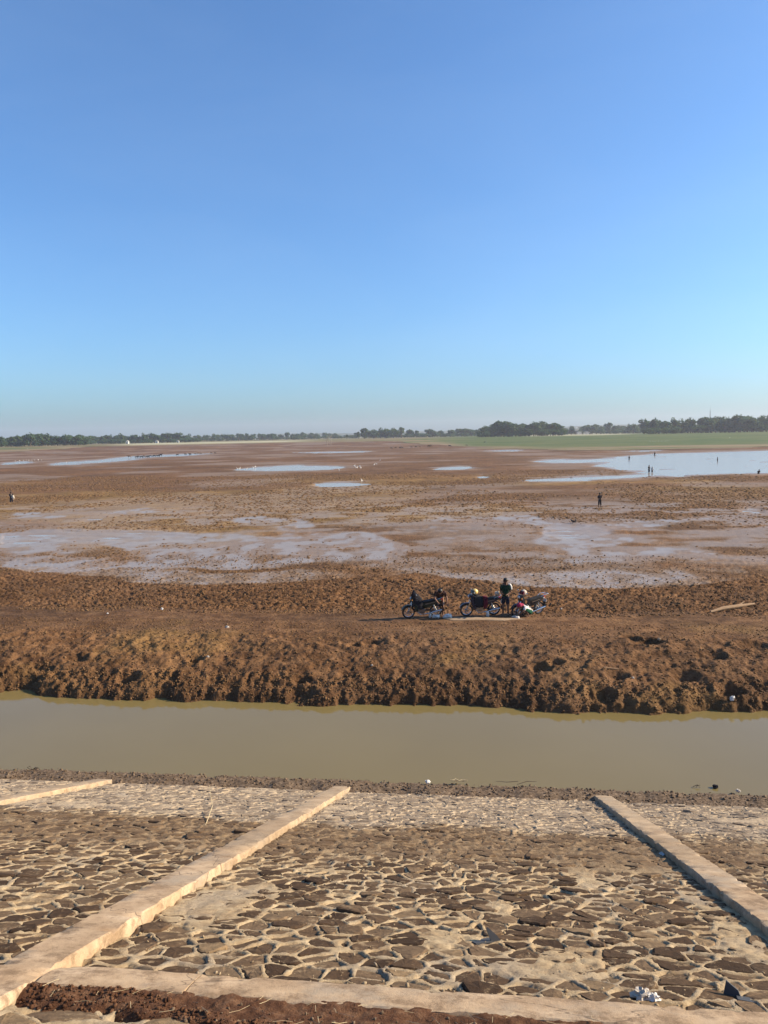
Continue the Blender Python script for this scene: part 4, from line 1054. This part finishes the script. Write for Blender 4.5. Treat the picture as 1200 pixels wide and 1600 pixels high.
def egret():
    mb = MB().add(*skin([(0, 0, .42), (-.18, 0, .40), (.13, 0, .46), (.2, 0, .58), (.15, 0, .70), (.2, 0, .8), (-.34, 0, .36)], [(0, 1), (0, 2), (2, 3), (3, 4), (4, 5), (1, 6)], [.1, .075, .07, .03, .022, .03, .02], 0, 1))
    mb.tube([(.2, 0, .8), (.36, 0, .78)], [.018, .004], 5)
    for k in (-1, 1): mb.tube([(-.02, .04 * k, .36), (-.05, .04 * k, .18), (0, .045 * k, -.02)], .012, 5)
    return mb.mesh('egret', M['feather'])
EM = egret()
flocks = [('white egret beside the middle long pool', 'egrets by the middle pool', [(371, 734.5), (375, 734), (386, 735), (396, 733), (399, 731.5), (530, 737), (554, 730), (555.5, 732), (558, 733), (562, 731), (563.5, 733), (585, 728), (588, 727), (594, 721)]),
          ('white egret at the far end of the small middle pool', 'egret by the small pool', [(565, 754)]),
          ('white egret in the row along the far left pool', 'egrets by the left pool', [(24, 722), (31, 721.5), (37, 721.5), (41, 721), (45, 721), (50, 721), (54, 720.5), (60, 720.5), (65, 720.5), (104, 724)]),
          ('white egret in the row on the green grass', 'egrets on the grass', [(1016, 691), (1020, 691), (1024, 691), (1029, 690.5), (1034, 690.5), (1040, 690.5), (1043, 690), (1140, 685)]),
          ('white egret alone on the far grass at the left', 'egret on the left grass', [(43, 702)])]
for lab, grp, pts in flocks:
    for u, v in pts:
        p = locate(u, v); o = obj('egret', EM); z = float(bed(np.array([[p.x]]), np.array([[p.y]]))[0, 0]); o.location = (p.x, p.y, max(z, -.05) + (.12 if math.hypot(p.x, p.y) > 345 else 0)); o.rotation_euler = (0, 0, rc.uniform(0, 6.28)); o.scale = (.85,) * 3
        tag(o, lab, 'bird', grp)
# two dark birds on the wet mud
for k, (u, v) in enumerate(((895, 818), (899, 817))):
    mb = MB().add(*skin([(0, 0, .3), (-.2, 0, .28), (.15, 0, .36), (.24, 0, .5), (-.38, 0, .22)], [(0, 1), (0, 2), (2, 3), (1, 4)], [.13, .1, .08, .06, .03], 0, 1))
    mb.tube([(.26, 0, .51), (.4, 0, .48)], [.03, .005], 5)
    for q in (-1, 1): mb.tube([(0, .05 * q, .22), (.0, .05 * q, -.02)], .014, 5)
    p = locate(u, v, 0); o = mb.build('bird', M['dark_cloth']); o.location = (p.x, p.y, -.03); o.rotation_euler = (0, 0, 2.4 - k); o.scale = (.75 - .1 * k,) * 3
    tag(o, ('dark bird on the wet mud, left one of two', 'dark bird on the wet mud, right one of two')[k], 'bird', 'dark birds on the wet mud')

# ------------------------------------------------------------------ motorcycles (built facing -X)
def wheel(parent, x, r_=.285, bright=True):
    t = MB().torus((0, 0, 0), r_ - .035, .036, 32, 8).build('wheel', M['rubber'], parent); t.location = (x, 0, r_)
    MB().torus((0, 0, 0), r_ - .075, .016, 32, 6, 1.6).build('rim', M['chrome'], t)
    mb = MB()
    for k in range(18):
        a = k * 2 * math.pi / 18 + .1 * (-1) ** k; b = a + .5 * (-1) ** k
        mb.tube([(.03 * math.cos(b), .03 * (-1) ** k, .03 * math.sin(b)), ((r_ - .08) * math.cos(a), 0, (r_ - .08) * math.sin(a))], .0035, 4)
    mb.build('spokes', M['chrome'], t)
    MB().tube([(0, -.06, 0), (0, .06, 0)], .045, 12).build('hub', M['steel'], t)
    MB().torus((0, -.05, 0), .07, .012, 20, 5).build('brake_disc', M['steel'], t)
    return t
def motorcycle(label, loc, rz, paint, stripe, group='motorcycles on the bank', rack=False, steer=0.0, lean=.09):
    r_ = tag(empty('motorcycle', loc, rz), label, 'motorcycle', group); r_.rotation_euler = (lean, 0, rz)
    fw_, rw_ = -.62, .60
    wheel(r_, fw_); wheel(r_, rw_)
    mb = MB()
    for k in (-1, 1): mb.tube([(fw_, .075 * k, .285), (-.50, .075 * k, .60), (-.42, .07 * k, .84)], [.022, .026, .022], 8)
    mb.build('fork', M['chrome'], r_)
    arc = [(fw_ + .335 * math.cos(a), .285 + .335 * math.sin(a)) for a in np.linspace(.35, 2.75, 11)]; arc2 = [(fw_ + .305 * math.cos(a), .285 + .305 * math.sin(a)) for a in np.linspace(2.75, .35, 11)]
    MB().prism(arc + arc2, -.06, .06).build('front_fender', M[paint], r_)
    arc = [(rw_ + .36 * math.cos(a), .30 + .36 * math.sin(a)) for a in np.linspace(-.1, 2.0, 10)]; arc2 = [(rw_ + .33 * math.cos(a), .30 + .33 * math.sin(a)) for a in np.linspace(2.0, -.1, 10)]
    MB().prism(arc + arc2, -.065, .065).build('rear_fender', M['matte_black'], r_)
    MB().prism([(-.50, .86), (-.36, .90), (-.26, .62), (-.18, .42), (-.20, .30), (-.30, .34), (-.40, .55), (-.47, .70)], -.17, .17, .2).build('leg_shield', M[paint], r_)
    MB().prism([(-.36, .62), (-.22, .46), (-.1, .38), (.1, .42), (.22, .56), (.1, .60), (-.1, .52)], -.07, .07, .15).build('frame', M['matte_black'], r_)
    mb = MB(); mb.box((-.06, 0, .33), (.34, .22, .20), None, .03); mb.tube([(-.20, 0, .36), (-.36, 0, .38)], [.075, .07], 10)
    for q in range(4): mb.tube([(-.24 - .03 * q, 0, .36), (-.252 - .03 * q, 0, .36)], .088, 10)
    mb.build('engine', M['steel'], r_)
    MB().prism([(-.02, .52), (.0, .70), (.25, .74), (.74, .80), (.86, .77), (.62, .62), (.30, .48), (.1, .44)], -.12, .12, .2).build('side_cover', M[paint], r_)
    MB().prism([(.1, .655), (.6, .735), (.6, .71), (.1, .62)], -.125, .125).build('stripe', M[stripe], r_)
    MB().prism([(-.06, .71), (.06, .765), (.22, .77), (.40, .80), (.74, .85), (.78, .82), (.5, .75), (.2, .715), (0, .69)], -.125, .125, .15).build('seat', M['vinyl'], r_)
    tl = MB().prism([(.82, .72), (.90, .75), (.88, .82), (.80, .81)], -.07, .07, .1).build('tail_light', M['red'], r_)
    MB().box((.93, 0, .60), (.012, .2, .13), Euler((0, .2, 0))).build('number_plate', M['white'], r_, False)
    mb = MB()
    for k in (-1, 1): mb.tube([(.10, .08 * k, .35), (.36, .09 * k, .31), (rw_, .085 * k, .285)], .02, 7)
    mb.build('swingarm', M['matte_black'], r_)
    for k in (-1, 1):
        mb = MB(); mb.tube([(rw_ - .01, .115 * k, .32), (.46, .115 * k, .64)], .018, 7)
        for q in range(7): z = .12 + q * .11; mb.torus((rw_ - .01 - .15 * z, .115 * k, .32 + .32 * z), .03, .009, 10, 5)
        mb.build('shock_absorber', M['chrome'], r_)
    MB().tube([(-.22, -.09, .30), (-.12, -.14, .19), (.15, -.15, .21), (.42, -.15, .27), (.82, -.16, .36)], [.018, .022, .025, .045, .05], 9).build('exhaust', M['chrome'], r_)
    mb = MB(); mb.tube([(-.30, -.33, .97), (-.36, -.22, .985), (-.42, -.08, .92), (-.42, .08, .92), (-.36, .22, .985), (-.30, .33, .97)], .012, 7)
    hb = mb.build('handlebar', M['chrome'], r_)
    mb = MB()
    for k in (-1, 1): mb.tube([(-.315, .27 * k, .975), (-.27, .38 * k, .965)], .018, 8)
    mb.build('grip', M['rubber'], hb)
    MB().prism([(-.52, .84), (-.55, .93), (-.48, 1.0), (-.36, .97), (-.34, .86), (-.42, .80)], -.12, .12, .25).build('nacelle', M[paint], r_)
    hl = MB().ball((-.535, 0, .905), (.035, .085, .06), 10, 7).build('headlight', M['glass'], r_)
    for k in (-1, 1):
        mm = MB().tube([(-.36, .22 * k, .985), (-.36, .28 * k, 1.10)], .006, 5).build('mirror', M['matte_black'], r_); MB().ball((-.355, .31 * k, 1.13), (.012, .055, .035), 8, 6).build('mirror_glass', M['glass'], mm)
    for k in (-1, 1): MB().ball((-.50, .15 * k, .86), (.03, .04, .03), 8, 6).build('turn_signal', M['amber'], r_)
    mb = MB(); mb.tube([(-.02, -.27, .25), (-.02, .27, .25)], .013, 6); mb.tube([(.30, -.24, .30), (.30, .24, .30)], .012, 6); mb.build('footpeg', M['rubber'], r_)
    MB().tube([(.03, .12, .25), (-.03, .25, .02)], .014, 6).build('kickstand', M['steel'], r_)
    if rack:
        mb = MB()
        for k in (-1, 1): mb.tube([(.55, .11 * k, .80), (.72, .13 * k, .90), (1.0, .12 * k, .92)], .011, 6)
        mb.tube([(.85, -.13, .91), (.85, .13, .91)], .01, 6); mb.tube([(1.0, -.12, .92), (1.0, .12, .92)], .01, 6); mb.build('luggage_rack', M['chrome'], r_)
    else:
        mb = MB(); mb.tube([(.56, -.12, .80), (.84, -.12, .90), (.90, 0, .91), (.84, .12, .90), (.56, .12, .80)], .012, 6); mb.build('grab_rail', M['chrome'], r_)
    return r_
def mid(a, b): p, q = on(*a), on(*b); c = (p + q) / 2; return Vector((c.x, c.y, min(p.z, q.z))), math.atan2(q.y - p.y, q.x - p.x)
BK = []
for (a, b, lab, paint, stripe, rk, sc) in (((644, 966), (676, 963), 'dark green motorcycle with a dark jacket draped over its handlebar', 'green_paint', 'steel', False, 1.0),
                                       ((730, 962.5), (771, 961), 'dark motorcycle with yellow helmet and maroon jacket on it', 'blue', 'steel', False, 1.0),
                                       ((802, 962), (846, 958.5), 'black silver striped motorcycle at the end of the row with luggage rack', 'black', 'chrome', True, 1.0)):
    c, rz = mid(a, b); BK.append((motorcycle(lab, c, rz, paint, stripe, rack=rk), c, rz))
def at_bike(i, p):
    o, c, rz = BK[i]; m_ = Matrix.Translation(c) @ Matrix.Rotation(rz, 4, 'Z') @ Matrix.Rotation(.09, 4, 'X'); return m_ @ Vector(p)
def cloth_drape(name, i, outline, mat, lab, cat, yw=.16, seed=1):
    n = 14; rd = random.Random(seed); V, F = [], []
    for j in range(n + 1):                       # hangs over a ridge running along X
        t = j / n; y = (t - .5) * 2
        for (x, ztop, drop) in outline:
            k = abs(y); V.append(at_bike(i, (x + .02 * rd.uniform(-1, 1), yw * math.copysign(min(1, k * 1.6), y) + .018 * math.sin(k * 9 + x * 23) + (-.03 * k if y < 0 else .03 * k), ztop - drop * max(0, k - .3) / .7 - .03 * k + .012 * rd.uniform(-1, 1))))
    m_ = len(outline)
    F = [(j * m_ + q, j * m_ + q + 1, (j + 1) * m_ + q + 1, (j + 1) * m_ + q) for j in range(n) for q in range(m_ - 1)]
    V2 = [Vector(v) for v in V]; me = mesh_np(name, [tuple(v) for v in V2], F, M[mat], True); o = obj(name, me)
    sd = o.modifiers.new('thick', 'SOLIDIFY'); sd.thickness = .012
    return tag(o, lab, cat)
cloth_drape('jacket', 0, [(-.52, .90, .45), (-.46, 1.12, .55), (-.38, 1.28, .62), (-.28, 1.14, .62), (-.16, 1.02, .55), (-.04, .88, .42)], 'dark_cloth', 'dark jacket draped in a peak over the handlebar of the green motorcycle', 'jacket', .15, 2)
cloth_drape('jacket', 1, [(-.34, 1.0, .42), (-.22, .99, .5), (-.10, .93, .48), (.0, .88, .42), (.08, .87, .4)], 'dark_cloth', 'black jacket hung over the front of the middle motorcycle under the helmet', 'jacket', .15, 3)
cloth_drape('jacket', 1, [(.085, .89, .42), (.15, .885, .5), (.22, .87, .46), (.28, .86, .36)], 'maroon', 'maroon jacket draped over the seat of the middle motorcycle', 'jacket', .16, 4)
def helmet(pos, shell, visor, lab, rz):
    r_ = tag(empty('helmet', pos, rz), lab, 'helmet'); mb = MB(); mb.ball((0, 0, 0), (.15, .13, .135), 16, 10)
    mb.v = [(x, y, max(z, -.085)) for x, y, z in mb.v]; mb.build('shell', M[shell], r_)
    MB().prism([(-.165, -.05), (-.155, .04), (-.12, .08), (-.06, .09), (-.07, -.07)], -.112, .112, .2).build('visor', M[visor], r_)
    MB().torus((0, 0, -.07), .01, .012, 8, 5).build('buckle', M['black'], r_)
    MB().tube([(-.02, -.12, -.07), (-.02, -.06, -.14), (-.02, .06, -.14), (-.02, .12, -.07)], .008, 5).build('strap', M['black'], r_)
helmet(at_bike(1, (-.27, -.02, 1.10)), 'yellow', 'black', 'yellow helmet with dark visor on the middle motorcycle', BK[1][2] + .25)
helmet(at_bike(2, (-.33, -.05, 1.10)), 'offwhite', 'maroon', 'pale helmet with dark red visor on the handlebar of the end motorcycle', BK[2][2] + .2)
def bag(name, pos, rad, mat, lab, cat, seed, noise=.28):
    mb = MB(); mb.ball((0, 0, rad[2] * .6), rad, 12, 8, noise, seed); mb.v = [(x, y, max(z, -.02)) for x, y, z in mb.v]
    mb.tube([(rad[0] * .5, 0, rad[2]), (rad[0] * .8, .02, rad[2] * 1.7)], [.05, .02], 6)
    o = mb.build(name, M[mat], None, False); o.location = pos; return tag(o, lab, cat)
bag('white_bag', at_bike(1, (.72, -.02, .93)), (.1, .1, .09), 'offwhite', 'small white bundle on the tail of the middle motorcycle', 'bag', 7)
bag('white_bag', on(699, 965), (.2, .16, .10), 'white', 'crumpled white sack on the ground right of the bending person', 'sack', 8)
def bottle(pos, s, mat, lab, tilt=0):
    r_ = tag(empty('bottle', pos), lab, 'bottle'); r_.rotation_euler = (0, tilt, 0)
    MB().tube([(0, 0, 0), (0, 0, .02), (0, 0, .17), (0, 0, .22), (0, 0, .25)], [.04 * s, .05 * s, .05 * s, .02 * s, .018 * s], 10).build('flask', M[mat], r_); MB().tube([(0, 0, .25), (0, 0, .28)], .02 * s, 8).build('cap', M['blue'], r_)
bottle(on(672, 964.5), 1.3, 'white', 'white bottle standing under the green motorcycle, left of two bundles')
bag('white_bag', on(677.5, 965), (.08, .08, .07), 'white', 'small white bundle between the bottle and the larger bundle', 'bag', 9)
bag('white_bag', on(683, 965), (.12, .1, .08), 'white', 'larger white bundle at the feet of the bending person', 'bag', 10)
bottle(on(762, 963), 1.5, 'white', 'white bottle standing by the middle motorcycle')
bag('white_bag', on(803, 965), (.12, .1, .05), 'offwhite', 'flat pale bundle left of the crouching person', 'bag', 12)
bag('white_bag', on(808, 966), (.1, .1, .05), 'white', 'small white bundle at the hands of the crouching person', 'bag', 13)
# pale plank of dried mud they stand on
c = on(750, 967); mb = MB(); rd = random.Random(6)
ol = [(1.75 * math.cos(a) * (1 + .16 * math.sin(3 * a + 1)) + .08 * rd.uniform(-1, 1), .27 * math.sin(a) * (1 + .3 * math.sin(5 * a)) + .03 * rd.uniform(-1, 1)) for a in np.linspace(0, 6.283, 23)[:-1]]
V = [(x, y, -.12) for x, y in ol] + [(x * .97, y * .95, .0) for x, y in ol] + [(x * .9, y * .75, .022 + rd.uniform(-.008, .008)) for x, y in ol] + [(0, 0, .026)]
n = 22; F = [(r_ * n + k, r_ * n + (k + 1) % n, (r_ + 1) * n + (k + 1) % n, (r_ + 1) * n + k) for r_ in range(2) for k in range(n)] + [(2 * n + k, 2 * n + (k + 1) % n, 3 * n) for k in range(n)]
o = obj('mud_slab', mesh_np('mud_slab', V, F, M['sand'])); o.location = c; tag(o, 'flat pale slab lying in front of the motorcycles', 'slab')

# ------------------------------------------------------------------ litter and stones
def rock(u, v, s, mat, lab, seed, cat='stone', plane=None):
    p = on(u, v) if plane is None else Vector(plane)
    s = s * .75; mb = MB(); mb.ball((0, 0, s * .35), (s, s * .8, s * .7), 8, 6, .25, seed); o = mb.build('stone_lump', M[mat], None, False); o.location = p; return tag(o, lab, cat)
rock(355, 981, .12, 'offwhite', 'pinkish white stone alone on the smooth track', 1); rock(253, 952, .09, 'white', 'small white stone on the trampled mud left of the track stone', 2)
rock(168, 959, .06, 'white', 'tiny white stone at the left end of the trampled mud', 3); rock(581, 1040, .06, 'offwhite', 'small pale stone in the middle of the bank', 4)
rock(989, 1060, .07, 'offwhite', 'small pale stone on the right part of the bank', 5); rock(1030, 1000, .10, 'sand', 'tan stone on the rim of the large dark pit', 6); rock(845, 952, .07, 'offwhite', 'pale stone right behind the end motorcycle', 7)
rock(325, 1027, .08, 'offwhite', 'pale stone beside a pit on the left part of the bank', 8); rock(877, 952, .08, 'offwhite', 'pale stone right of the end motorcycle', 9)
o = bag('white_bag', on(1144, 1094), (.075, .06, .08), 'white', 'white plastic scrap stuck on the right part of the cut bank', 'litter', 15)
mb = MB(); a, b = on(1110, 957), on(1178, 946); d = b - a
mb.tube([a + Vector((0, 0, .03)), a.lerp(b, .3) + Vector((.02, .05, .09)), a.lerp(b, .7) + Vector((0, -.06, .1)), b + Vector((0, 0, .08))], [.05, .09, .08, .04], 8)
mb.tube([a.lerp(b, .6) + Vector((0, 0, .08)), a.lerp(b, .75) + Vector((.1, .2, .22))], [.04, .015], 6)
tag(mb.build('driftwood', M['wood']), 'pale driftwood branch lying on the mud at the right', 'driftwood')
mb = MB(); a = on(955, 1047); mb.tube([a + Vector((-.25, -.05, .1)), a + Vector((0, .02, .06)), a + Vector((.35, .1, .0))], [.018, .02, .012], 6); tag(mb.build('stick', M['wood']), 'thin stick lying across a pit on the right bank', 'stick')

def on_slope(u, v, h=H0):
    d = ray(u, v); n = Vector(EN.tolist()); p0 = Vector(slope(0., 0., h).tolist()); k = n.dot(p0 - Vector((0, 0, EYE))) / n.dot(d); return Vector((0, 0, EYE)) + d * k
SROT = Euler((-SL, 0, 0))
def crumple(pos, rad, mats, lab, seed):
    r_ = tag(empty('plastic_bag', pos), lab, 'litter'); r_.rotation_euler = SROT
    for k, m_ in enumerate(mats):
        mb = MB(); mb.ball((k * rad[0] * .9, -k * .03, rad[2] * .5), [q * (1 - .25 * k) for q in rad], 14, 9, .42, seed + k); mb.v = [(x, y, max(z, -.015)) for x, y, z in mb.v]; mb.build('fold', M[m_], r_, False)
crumple(on_slope(1004, 1562), (.07, .06, .045), ('offwhite', 'white'), 'crumpled white plastic bag on the paving above the beam', 21)
mb = MB(); p = on_slope(777, 1472)
sl = tag(empty('slate_shard', p), 'dark slate shard standing on edge on the middle paving', 'slate'); sl.rotation_euler = (-SL, 0, .35)
MB().prism([(-.05, -.02), (.05, -.02), (.0, .06), (-.075, .135), (-.09, .12)], -.008, .008).build('upright_piece', M['slate'], sl, False)
MB().box((-.13, .03, .018), (.2, .11, .016), Euler((0, .06, .2))).build('lying_piece', M['slate'], sl, False)
p = on_slope(1146, 1556)
sl = tag(empty('slate_shard', p), 'dark slate shards leaning in the paving near the right edge', 'slate'); sl.rotation_euler = (-SL, 0, -.5)
MB().prism([(-.07, -.02), (.07, -.02), (.03, .05), (-.06, .09)], -.008, .008).build('upright_piece', M['slate'], sl, False); MB().box((.1, -.03, .015), (.14, .09, .014), Euler((0, -.1, .3))).build('lying_piece', M['slate'], sl, False)
p = on_slope(1036, 1337); cn = tag(empty('tin_can', p), 'small grey tin can in the shadow of the right rib', 'can'); cn.rotation_euler = (R(80), 0, .3)
mb = MB(); mb.tube([(0, 0, -.05), (0, 0, .06)], .042, 14); mb.build('can_body', M['steel'], cn); mb = MB()
vs = []; mb.torus((0, 0, 0), .040, .005, 16, 5); mb.v = [(x, z, y + .062) for x, y, z in mb.v]; mb.build('can_rim', M['chrome'], cn)
def shore_at(u, v):
    p = locate(u, v, WATER); s_ = (p.y - EN[1] * .05) / ES[1]
    if s_ > 20.3: return p
    p = locate(u, v, WATER + .06); return p
for k, (u, v, s_, m_, lab) in enumerate(((668, 1223, .09, 'white', 'white foam lump at the waterline below the motorcycles'), (1118, 1231, .1, 'matte_black', 'black lump at the waterline on the right'), (1153, 1237, .08, 'offwhite', 'pale scrap on the gravel right of the black lump'))):
    rock(u, v, s_, m_, lab, 30 + k, 'litter', shore_at(u, v))
def twigs(u, v, n, L, mat, lab, seed, name='twig_clump'):
    rd = random.Random(seed); p = shore_at(u, v); mb = MB()
    for _ in range(n):
        a = rd.uniform(-.6, .6) + rd.choice((0, 3.14)); l_ = L * rd.uniform(.5, 1); z = rd.uniform(.01, .07)
        mb.tube([p + Vector((rd.uniform(-.05, .05), rd.uniform(-.05, .05), z)), p + Vector((math.cos(a) * l_ * .5, math.sin(a) * l_ * .3, z + rd.uniform(0, .07))), p + Vector((math.cos(a) * l_, math.sin(a) * l_ * .4, z + rd.uniform(-.02, .06)))], [.008, .009, .004], 5)
    tag(mb.build(name, M[mat]), lab, 'twigs')
twigs(717, 1222, 9, .28, 'straw', 'pale clump of twigs at the waterline right of the white foam', 4); twigs(808, 1226, 2, .6, 'bark', 'long dark stick lying along the waterline', 5); twigs(52, 1204, 4, .25, 'bark', 'dark twigs sticking out of the water at the left', 6); twigs(1085, 1230, 2, .2, 'bark', 'short dark twig in the shallows on the right', 7)
mb = MB(); a, b = on_slope(275, 1555, -.08), on_slope(312, 1568, -.08); mb.tube([a + Vector((0, 0, .02)), (a + b) / 2 + Vector((0, 0, .03)), b + Vector((0, 0, .02))], [.008, .009, .007], 6); tag(mb.build('stick', M['redwood']), 'reddish stick lying in the dirt strip', 'stick')
p = on_slope(227, 1570, -.08); rock(0, 0, .045, 'sand', 'pale pinkish stone in the dirt strip right of the grey stones', 51, 'stone', p)
p = on_slope(655, 1592, -.08); rock(0, 0, .04, 'slate', 'dark stone half buried at the bottom edge of the dirt strip', 52, 'stone', p)
p = on_slope(703, 1592, -.08); rock(0, 0, .035, 'slate', 'dark grey stone in the dirt strip right of the buried stone', 53, 'stone', p)
p = on_slope(815, 1597, -.08); rock(0, 0, .06, 'grey_cloth', 'large grey stone in the dirt at the bottom edge', 54, 'stone', p)
a, b = on_slope(321, 1290), on_slope(328, 1245); mb = MB(); mb.tube([a, (a * .6 + b * .4) + Vector((.1, 0, .12)), a.lerp(b, .5) + Vector((.05, 0, .5))], [.008, .007, .003], 5); tag(mb.build('dry_stalk', M['straw']), 'thin dry stalk rising from the left paving', 'stalk')
